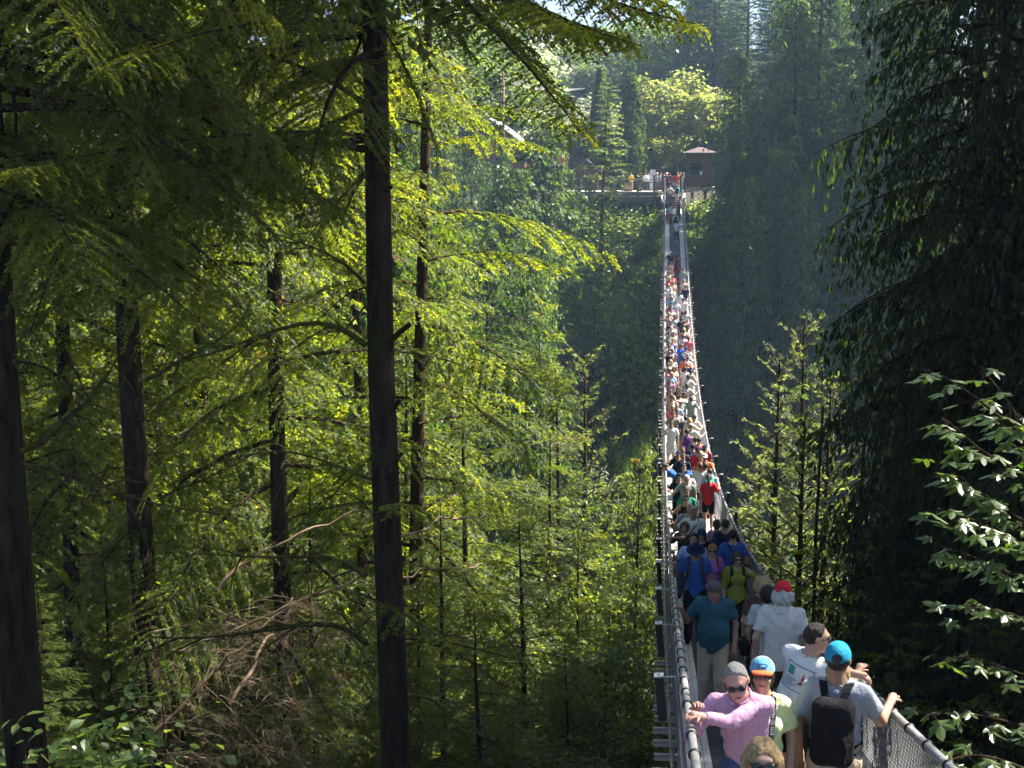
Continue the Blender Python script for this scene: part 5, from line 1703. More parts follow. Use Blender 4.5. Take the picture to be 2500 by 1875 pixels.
    if hst != 'bald':
        def hairf(P):
            q = toh(P)
            x, y, z_ = q[..., 0], q[..., 1], q[..., 2]
            an = np.arctan2(x, -(y - 0.02))
            tex = 0.0016 * np.sin(31 * an + 14 * z_ + seed) + 0.0012 * np.sin(53 * an - 20 * z_) + 0.0010 * np.sin(40 * z_ + 6 * an + seed)
            if hst in ('short', 'pony', 'crop'):
                th = 0.007 if hst != 'crop' else 0.0025
                d = ell(q, (0, -0.014, 0.026), (0.079 + th, 0.098 + th, 0.100 + th)) + tex
                d = np.maximum(d, 0.8 * (y - 0.50 * z_ - (0.020 if hst != 'crop' else 0.002)))
                d = np.maximum(d, -(z_ + 0.012 - 0.95 * np.minimum(y + 0.01, 0)))
                if hst == 'pony':
                    d = smin(d, cone(q, (0, -0.11, 0.03), (0, -0.15, -0.10), 0.036, 0.04) + tex, 0.02)
                    d = smin(d, cone(q, (0, -0.15, -0.10), (0, -0.125, -0.30), 0.042, 0.012) + tex, 0.03)
            elif hst == 'long':
                d = ell(q, (0, -0.014, 0.026), (0.086, 0.106, 0.106)) + tex
                d = smin(d, cone(q, (0, -0.05, -0.02), (0, -0.09, -0.27), 0.080, 0.055) + 2 * tex, 0.04)
                for sx in (-1, 1):
                    d = smin(d, cone(q, (sx * 0.078, 0.0, 0.02), (sx * 0.088, 0.015, -0.24), 0.030, 0.028) + 2 * tex, 0.03)
                d = d + 0.008 * np.exp(-(x / 0.010) ** 2) * (z_ > 0.05)
                d = np.maximum(d, -ell(q, (0, 0.105, -0.03), (0.066, 0.085, 0.105)))
            elif hst == 'curly':
                lump = 0.012 * np.sin(70 * x + seed) * np.sin(66 * y) * np.sin(62 * z_ + 1)
                d = ell(q, (0, -0.026, 0.0), (0.112, 0.118, 0.130)) + lump + 2 * tex
                d = np.maximum(d, -ell(q, (0, 0.115, -0.035), (0.072, 0.095, 0.10)))
            elif hst == 'wild':
                lump = 0.014 * np.sin(60 * x + seed) * np.sin(57 * y) * np.sin(52 * z_ + 1)
                d = ell(q, (0, -0.035, -0.03), (0.115, 0.105, 0.105)) + lump + 2 * tex
                d = np.maximum(d, -ell(q, (0, 0.115, -0.035), (0.078, 0.105, 0.12)))
            else:                                              # bob
                d = ell(q, (0, -0.016, 0.006), (0.092, 0.108, 0.125)) + tex
                d = np.maximum(d, -ell(q, (0, 0.112, -0.045), (0.066, 0.085, 0.098)))
                d = np.maximum(d, -(z_ + 0.115))
            return d
        grow('hair', hlo, hhi, hairf, hairmat(hcname), hres)
    if beard:
        grow('beard', hlo, hhi, lambda P: np.maximum(ell(toh(P), (0, 0.035, -0.105), (0.084, 0.072, 0.10)) + 0.006 * np.sin(80 * toh(P)[..., 0]) * np.sin(60 * toh(P)[..., 2]), toh(P)[..., 2] + 0.035), hairmat(beard), hres)
    if hat:
        kind, cname = hat[0], hat[1]
        hm = cloth(cname, CLOTH[cname])
        if kind in ('cap', 'capback'):
            sg = 1 if kind == 'cap' else -1
            def crown(P):
                q = toh(P)
                d = ell(q, (0, -0.012, 0.036), (0.090, 0.109, 0.102))
                d = np.maximum(d, -ell(q, (0, -0.125, 0.046), (0.036, 0.05, 0.030)))
                return np.maximum(d, 0.024 - q[..., 2] - 0.10 * np.minimum(q[..., 1], 0) * -1.0)
            ho = grow('hat', hlo, hhi, crown, hm, hres)
            def brim(P):
                q = toh(P)
                yy_ = q[..., 1] * sg
                d = ell(np.stack([q[..., 0], yy_, q[..., 2]], -1), (0, 0.095, 0.042), (0.078, 0.090, 0.05))
                sl = np.abs(q[..., 2] - 0.046 + 0.10 * (yy_ - 0.09) + 2.6 * q[..., 0] ** 2) - 0.010
                return np.maximum(np.maximum(d, sl), 0.06 - yy_)
            grow('brim', hlo, hhi, brim, cloth(hat[2], CLOTH[hat[2]]) if len(hat) > 2 else hm, min(hres, 0.013), ho)
        else:
            wid = 0.155 if kind == 'bucket' else 0.19
            def buck(P):
                q = toh(P)
                d = np.maximum(ell(q, (0, -0.01, 0.035), (0.096, 0.114, 0.105)), 0.02 - q[..., 2])
                r = np.sqrt(q[..., 0] ** 2 + (0.9 * (q[..., 1] + 0.008)) ** 2)
                zb_ = 0.045 - 0.55 * (r - 0.09) if kind == 'bucket' else 0.038 - 0.15 * (r - 0.09)
                b = np.maximum(np.abs(q[..., 2] - zb_) - 0.012, r - wid)
                return smin(d, b, 0.012)
            grow('hat', hc - 0.26, hc + 0.26, buck, hm, min(hres, 0.016))
    if glasses:
        def gl(P):
            q = toh(P)
            d = np.minimum(ell(q, (-0.034, 0.094, 0.006), (0.030, 0.016, 0.024)), ell(q, (0.034, 0.094, 0.006), (0.030, 0.016, 0.024)))
            d = np.minimum(d, cone(q, (-0.02, 0.104, 0.016), (0.02, 0.104, 0.016), 0.007, 0.007))
            for sx in (-1, 1):
                d = np.minimum(d, cone(q, (sx * 0.062, 0.085, 0.014), (sx * 0.082, 0.0, 0.014), 0.006, 0.006))
            return d
        grow('sunglasses', hc - 0.14, hc + 0.14, gl, M_LENS, 0.009 if res < 0.022 else 0.014)
    if eyes:
        for sx in (-1, 1):
            e = hc + hR @ np.array([sx * 0.032, 0.088, 0.012])
            link('eye', _eye_mesh(), root, tuple(e))
            e = hc + hR @ np.array([sx * 0.032, 0.097, 0.036])
            link('eyebrow', _brow_mesh(), root, tuple(e), tuple(Matrix(hR.tolist()).to_euler()), mat=hairmat(hcname))
    if res < 0.022:
        e = hc + hR @ np.array([0, 0.0985, -0.062])
        link('lips', _lip_mesh(), root, tuple(e), tuple(Matrix(hR.tolist()).to_euler()))
    # ---- things worn: backpack straps are parts of the pack
    if pack:
        pm = cloth('pack_' + pack, CLOTH[pack])
        def pk(P):
            q = (P - pel.astype(np.float32)) @ T.astype(np.float32)
            d = rbox(q, (0, -0.215, 0.245), (0.145, 0.085, 0.235), 0.07)
            d = smin(d, rbox(q, (0, -0.285, 0.16), (0.105, 0.045, 0.12), 0.04), 0.02)
            return d + folds(q, 0.004, seed)
        po = grow('backpack', pel - 0.45, pel + [0.45, 0.45, 0.7], pk, pm, max(res, 0.016))
        for sx in (-1, 1):
            line = [tor(sx * 0.05, -0.185, 0.44), tor(sx * 0.07, -0.14, 0.50), tor(sx * 0.085, -0.08, 0.535), tor(sx * 0.095, 0.02, 0.53), tor(sx * 0.105, 0.095, 0.45), tor(sx * 0.115, 0.135, 0.32), tor(sx * 0.15, 0.09, 0.18), tor(sx * 0.165, -0.03, 0.10), tor(sx * 0.13, -0.15, 0.08)]
            mb2 = MB()
            for a_, b_ in zip(line[:-1], line[1:]):
                dv = (b_ - a_) / 2
                wv = T @ np.array([1.0, 0.15 * sx, 0]) * 0.028
                nv_ = unit(np.cross(dv, wv)) * 0.008
                mb2.obox((a_ + b_) / 2, dv * 1.12, wv, nv_)
            mb2.build('strap', pm, root)
    if bag:
        sx, cname = bag
        bmt = cloth('bag_' + cname, CLOTH[cname])
        c_ = tor(sx * (0.24 * g_ + 0.02), 0.02, -0.02)
        bo = grow('bag', c_ - 0.25, c_ + 0.25, lambda P: rbox((P - c_.astype(np.float32)) @ T.astype(np.float32), (0, 0, 0), (0.06, 0.13, 0.11), 0.05), bmt, max(res, 0.018))
        line = [c_ + [0, 0, 0.09], tor(sx * 0.17, -0.13, 0.22), tor(-sx * 0.02, -0.145, 0.42), tor(-sx * 0.12, -0.06, 0.545), tor(-sx * 0.12, 0.06, 0.53), tor(0.0, 0.15, 0.34), tor(sx * 0.15, 0.14, 0.14), c_ + [0, 0.04, 0.09]]
        MB().tube(smooth_poly(line, 18), 0.014, 5).build('shoulder_strap', bmt, root)
    ctx = dict(shirt_o=shirt_o, root=root, tor=tor, T=T, hc=hc, hR=hR, shirt=shirt, pel=pel, sh=sh, elb=elb, wri=wri, toh=toh, s=s)
    return ctx

_cache = {}
def _ball(name, r, mat):
    if name not in _cache:
        g2 = Grid(-np.array(r) * 1.1, np.array(r) * 1.1, min(r) * 0.5)
        v, f = g2.mesh(ell(g2.P, (0, 0, 0), r))
        _cache[name] = np_mesh(name, v, f, mat, True)
    return _cache[name]
def _eye_mesh(): return _ball('eye', (0.013, 0.010, 0.008), M_EYE)
def _brow_mesh(): return _ball('eyebrow', (0.020, 0.008, 0.006), M_EYE)
def _lip_mesh(): return _ball('lips', (0.024, 0.007, 0.008), M_LIP)

def decal(ctx, name, polys, mat, back=True, off=0.005, sub=1):
    """thin print laid on the shirt: polygons in torso (x, z), pressed along y onto the cloth"""
    sg = -1.0 if back else 1.0
    from mathutils.bvhtree import BVHTree
    me = ctx['shirt_o'].data
    bvh = BVHTree.FromPolygons([v.co for v in me.vertices], [tuple(p_.vertices) for p_ in me.polygons])
    dv = Vector(ctx['T'] @ np.array([0, -sg, 0]))
    mb2 = MB()
    for poly in polys:
        vs = []
        for (x, zz) in poly:
            hit = bvh.ray_cast(Vector(ctx['tor'](x, sg * 0.45, zz)), dv)[0]
            p_ = np.array(hit) if hit is not None else ctx['tor'](x, sg * 0.13, zz)
            vs.append(p_ - np.array(dv) * off)
        mb2.add(vs, [tuple(range(len(vs)))])
    return mb2.build(name, mat, ctx['root'])
# ------------------------------------------------------------------ the crowd on the bridge
_pr = random.Random(3)
PEOPLE = []
def P(px, py, face, label, hold=None, H=1.70, reach=0.22, Ys=None, eff=1.0, floor=None, Xs=None, **kw):
    """head top at photo pixel (px, py); the person's distance follows from standing on the deck"""
    fr = math.radians(face)
    s = H / 1.75
    lean, side_, hd, ty = kw.get('lean', 0.0), kw.get('side', 0.0), kw.get('head', (0.0, 0.0)), kw.get('torso_yaw', 0.0)
    T = Rz(ty) @ Rx(-lean) @ np.array(Matrix.Rotation(side_, 3, 'Y'))
    hRm = T @ Rz(hd[0]) @ Rx(hd[1] + 0.6 * lean)
    zt, zh = T @ np.array([0, 0, 1.0]), hRm @ np.array([0, 0, 1.0])
    top_ = np.array([0, -0.05 * math.sin(lean), 0.95]) + T @ np.array([0, -0.01, 0.53]) + (0.35 * zt + 0.65 * zh) * 0.145 + zh * 0.125 + hRm @ np.array([0, 0.01, 0])
    off3 = Rz(fr) @ top_ * s                        # head top relative to the feet
    if Ys is None:
        d = ray(px, py)
        yv = np.arange(6.0, 127.0, 0.05)            # distance of the feet
        Y = float(yv[np.argmin(np.abs(d[2] / d[1] * (yv + off3[1]) - (deck_z(yv) + off3[2])) / yv)])
    else:
        Y = Ys
    z = (float(deck_z(Y)) if floor is None else floor) + 0.004
    X = float(at(px, py, Y + off3[1])[0] - off3[0]) if Xs is None else Xs
    if floor is None:
        X = min(1.52, max(0.48, X))
    hands = [None, None]
    if hold:
        for j, h in enumerate(hold.split('+')):
            off = reach * (1 if j == 0 else 0.2)
            if ':' in h:
                h, o_ = h.split(':'); off = float(o_)
            hy = Y + math.cos(fr) * off
            hx = RX0 if h == 'L' else RX1
            tw = np.array([hx, hy, float(rail_z(hy)) + 0.05])
            lxv = (tw[:2] - [X, Y]) @ np.array([math.cos(fr), math.sin(fr)])
            i = 1 if lxv > 0 else 0
            if hands[i] is not None: i = 1 - i
            hands[i] = tw
    res = 0.0145 if Y < 13 else 0.018 if Y < 24 else 0.026 if Y < 45 else 0.034 if Y < 70 else 0.042
    if floor is not None: res = 0.042
    c = person(label, X, Y, z, face, H=H, hands=tuple(hands), res=kw.pop('res', res), seed=len(PEOPLE) * 1.37, **kw)
    PEOPLE.append(c)
    return c

D = math.radians
# --- nearest group
p_pink = P(1791, 1626, 166, 'man in pink shirt and sunglasses leaning both hands on the left handrail', 'L:0.40+L:0.52', H=1.78, eff=0.93, lean=0.36, head=(0.22, -0.2), skin='pink', top=('pink', 'long'), bottom=('denim', 'long'),
           hair=('grey', 'crop'), glasses=True, girth=1.0, side=0.10, collar=True)
p_lime = P(1862, 1607, 176, 'woman in lime T-shirt with blue and orange cap and camera strap', None, H=1.68, head=(0.0, 0.18), skin='mid', female=True, top=('lime', 'short'), bottom=('denim', 'shorts'), hair=('black', 'bob'),
           hat=('cap', 'capblue', 'orange'), glasses=True)
p_blonde = P(1862, 1803, 180, 'blonde woman in sunglasses at the bottom edge', None, H=1.66, skin='light', female=True, top=('charcoal', 'short'), bottom=('black', 'long'), hair=('blond', 'long'), glasses=True, head=(0, 0.1))
p_pack = P(2047, 1572, -12, 'man in grey T-shirt with black backpack and teal cap', 'R:0.35', H=1.80, skin='tan', top=('grey', 'short'), bottom=('khaki', 'shorts'), hair=('dark', 'crop'), hat=('cap', 'capteal'), pack='black', beard='blond', girth=1.04)
p_print = P(1995, 1522, -35, 'young man in white T-shirt with printed back looking right through sunglasses', 'R:0.15+R:-0.15', H=1.80, lean=0.16, side=0.24, head=(-0.85, 0.1), skin='light', top=('white', 'short'), bottom=('black', 'shorts'), hair=('dark', 'crop'), glasses=True)
p_redcap = P(1912, 1421, -6, 'man in white shirt and red cap with wild grey hair, seen from behind', None, H=1.84, skin='light', top=('offwhite', 'short'), bottom=('brown', 'shorts'), hair=('white', 'wild'), hat=('cap', 'red'), girth=1.18, collar=True)
P(1874, 1430, -4, 'dark haired woman in light grey top with handbag, seen from behind', None, H=1.66, female=True, top=('silver', 'short'), bottom=('white', 'long'), hair=('black', 'bob'), bag=(-1, 'black'), skin='mid')
P(1861, 1407, 0, 'woman with curly blond hair and brown top, seen from behind', 'R:0.3', H=1.68, female=True, top=('brown', 'short'), bottom=('black', 'long'), hair=('blond', 'curly'))
P(1801, 1348, 184, 'woman in olive jacket with sunglasses holding the right handrail', 'R:0.2', H=1.60, female=True, top=('olive', 'rolled'), bottom=('black', 'long'), hair=('dark', 'curly'), glasses=True, pack='black', skin='mid', girth=1.1, stride=0.12)
P(1746, 1430, 174, 'man in dark teal polo and khaki trousers looking down', 'L:0.15', H=1.76, skin='tan', top=('teal', 'short'), bottom=('khaki', 'long'), hair=('salt', 'short'), head=(0.1, -0.75), girth=1.12, collar=True, eff=0.96, shoes='black')
P(1699, 1328, 178, 'man in blue polo with navy bucket hat and backpack straps', 'L:0.2', H=1.74, skin='tan', top=('blue', 'short'), bottom=('black', 'long'), hair=('black', 'short'), hat=('bucket', 'navy'), pack='charcoal', head=(0, -0.3))
P(1739, 1328, 180, 'woman in magenta top with ginger hair and sunglasses', None, H=1.58, female=True, skin='light', top=('purple', 'short'), bottom=('charcoal', 'long'), hair=('ginger', 'bob'), glasses=True, Ys=None, pack='brown')
P(1790, 1292, -3, 'man in royal blue T-shirt with shoulder strap, seen from behind', 'R:0.15', H=1.72, skin='mid', top=('blue', 'short'), bottom=('khaki', 'shorts'), hair=('black', 'short'), bag=(1, 'black'), girth=1.1)
P(1771, 1268, 0, 'man in navy shirt, seen from behind, ahead of the blue shirt', 'R:0.25', H=1.70, top=('navy', 'short'), bottom=('denim', 'long'), hair=('black', 'short'), skin='mid')
P(1750, 1268, 4, 'person in mauve checked shirt, seen from behind, left of the navy shirt', None, H=1.62, female=True, top=('mauve', 'short'), bottom=('denim', 'long'), hair=('black', 'bob'), skin='mid')
P(1694, 1301, 176, 'man in light blue shirt half hidden behind the bucket hat', 'L:0.2', H=1.72, top=('sky', 'short'), bottom=('charcoal', 'long'), hair=('black', 'short'), skin='mid', eyes=True)
P(1713, 1292, 182, 'long haired person in black cap behind the magenta top', None, H=1.60, female=True, top=('black', 'short'), bottom=('black', 'long'), hair=('dark', 'long'), hat=('cap', 'navy'), skin='mid')
P(1672, 1274, 170, 'woman with brown curly hair and grey top at the left rail', 'L:0.2+L:0.45', H=1.64, female=True, top=('charcoal', 'short'), bottom=('denim', 'long'), hair=('brown', 'curly'), skin='mid', lean=0.1)
P(1694, 1237, 180, 'older grey haired man in white shirt with strap', 'L:0.25', H=1.76, top=('white', 'short'), bottom=('denim', 'long'), hair=('grey', 'short'), skin='tan', eyes=True, bag=(1, 'navy'), girth=1.08)
P(1684, 1228, 178, 'balding man in slate shirt behind the white shirt', 'L:0.2', H=1.72, top=('plaid', 'short'), bottom=('denim', 'long'), hair=('white', 'crop'), skin='pink')
P(1675, 1208, 172, 'woman in black tank top and sunglasses holding the left rail', 'L:0.2', H=1.66, female=True, top=('black', 'tank'), bottom=('denim', 'long'), hair=('dark', 'pony'), glasses=True)
P(1677, 1192, 182, 'boy with brown quiff and green jacket', None, H=1.66, top=('green', 'short'), bottom=('denim', 'long'), hair=('brown', 'short'), skin='light', eyes=True)
P(1677, 1160, 180, 'white haired man in sage shirt and dark glasses', 'L:0.25', H=1.76, top=('sage', 'short'), bottom=('charcoal', 'long'), hair=('white', 'short'), glasses=True, skin='pink', bag=(-1, 'navy'))
P(1731, 1157, -2, 'woman in red T-shirt and black shorts with long ponytail, seen from behind', 'R:0.2', H=1.68, female=True, top=('red', 'short'), bottom=('black', 'shorts'), hair=('dark', 'pony'), skin='pink', shoes='pink', stride=0.12)
P(1733, 1143, 0, 'person in pale blue T-shirt with green pack just ahead of the red T-shirt', 'R:0.2', H=1.72, top=('sky', 'short'), bottom=('denim', 'shorts'), hair=('black', 'short'), pack='green', skin='mid')
P(1722, 1129, 2, 'person in periwinkle T-shirt, seen from behind', None, H=1.70, top=('sky', 'short'), bottom=('khaki', 'shorts'), hair=('black', 'short'), skin='mid')
P(1710, 1129, 4, 'person in white T-shirt with brown hair, seen from behind', None, H=1.70, top=('white', 'short'), bottom=('navy', 'shorts'), hair=('brown', 'short'))
P(1721, 1108, -2, 'man in orange T-shirt and grey cap, seen from behind', 'R:0.2', H=1.76, top=('orange', 'short'), bottom=('khaki', 'shorts'), hair=('grey', 'short'), hat=('capback', 'silver'), skin='tan', girth=1.1)
P(1711, 1101, 0, 'woman in red top with long blond hair, seen from behind', None, H=1.66, female=True, top=('crimson', 'short'), bottom=('denim', 'shorts'), hair=('blond', 'long'))
P(1658, 1156, 178, 'young man in navy T-shirt and black cap by the left rail', 'L:0.2', H=1.70, top=('navy', 'short'), bottom=('black', 'long'), hair=('black', 'short'), hat=('cap', 'black'), skin='mid', eyes=True)
P(1679, 1149, 180, 'person in blue sun hat and pale shirt', None, H=1.62, top=('white', 'short'), bottom=('denim', 'long'), hair=('black', 'bob'), hat=('bucket', 'blue'), skin='mid')
P(1670, 1134, 176, 'man with hand near his face and dark T-shirt', None, H=1.72, top=('charcoal', 'short'), bottom=('black', 'long'), hair=('black', 'short'), skin='mid', eyes=True)
P(1668, 1108, 172, 'boy in navy T-shirt with glasses at mid bridge', 'L:0.2', H=1.70, top=('navy', 'short'), bottom=('black', 'shorts'), hair=('black', 'short'), skin='mid', glasses=True)
P(1656, 1101, 176, 'man in black T-shirt and blue cap at the left rail', 'L:0.2', H=1.72, top=('black', 'short'), bottom=('charcoal', 'shorts'), hair=('black', 'short'), hat=('cap', 'navy'), skin='mid')
P(1628, 1131, 96, 'man in blue shirt bending right over the left handrail', 'L:0.1+L:-0.2', H=1.72, eff=0.80, lean=0.85, top=('blue', 'short'), bottom=('denim', 'long'), hair=('black', 'short'), skin='mid', Xs=0.66, head=(0, -0.2))
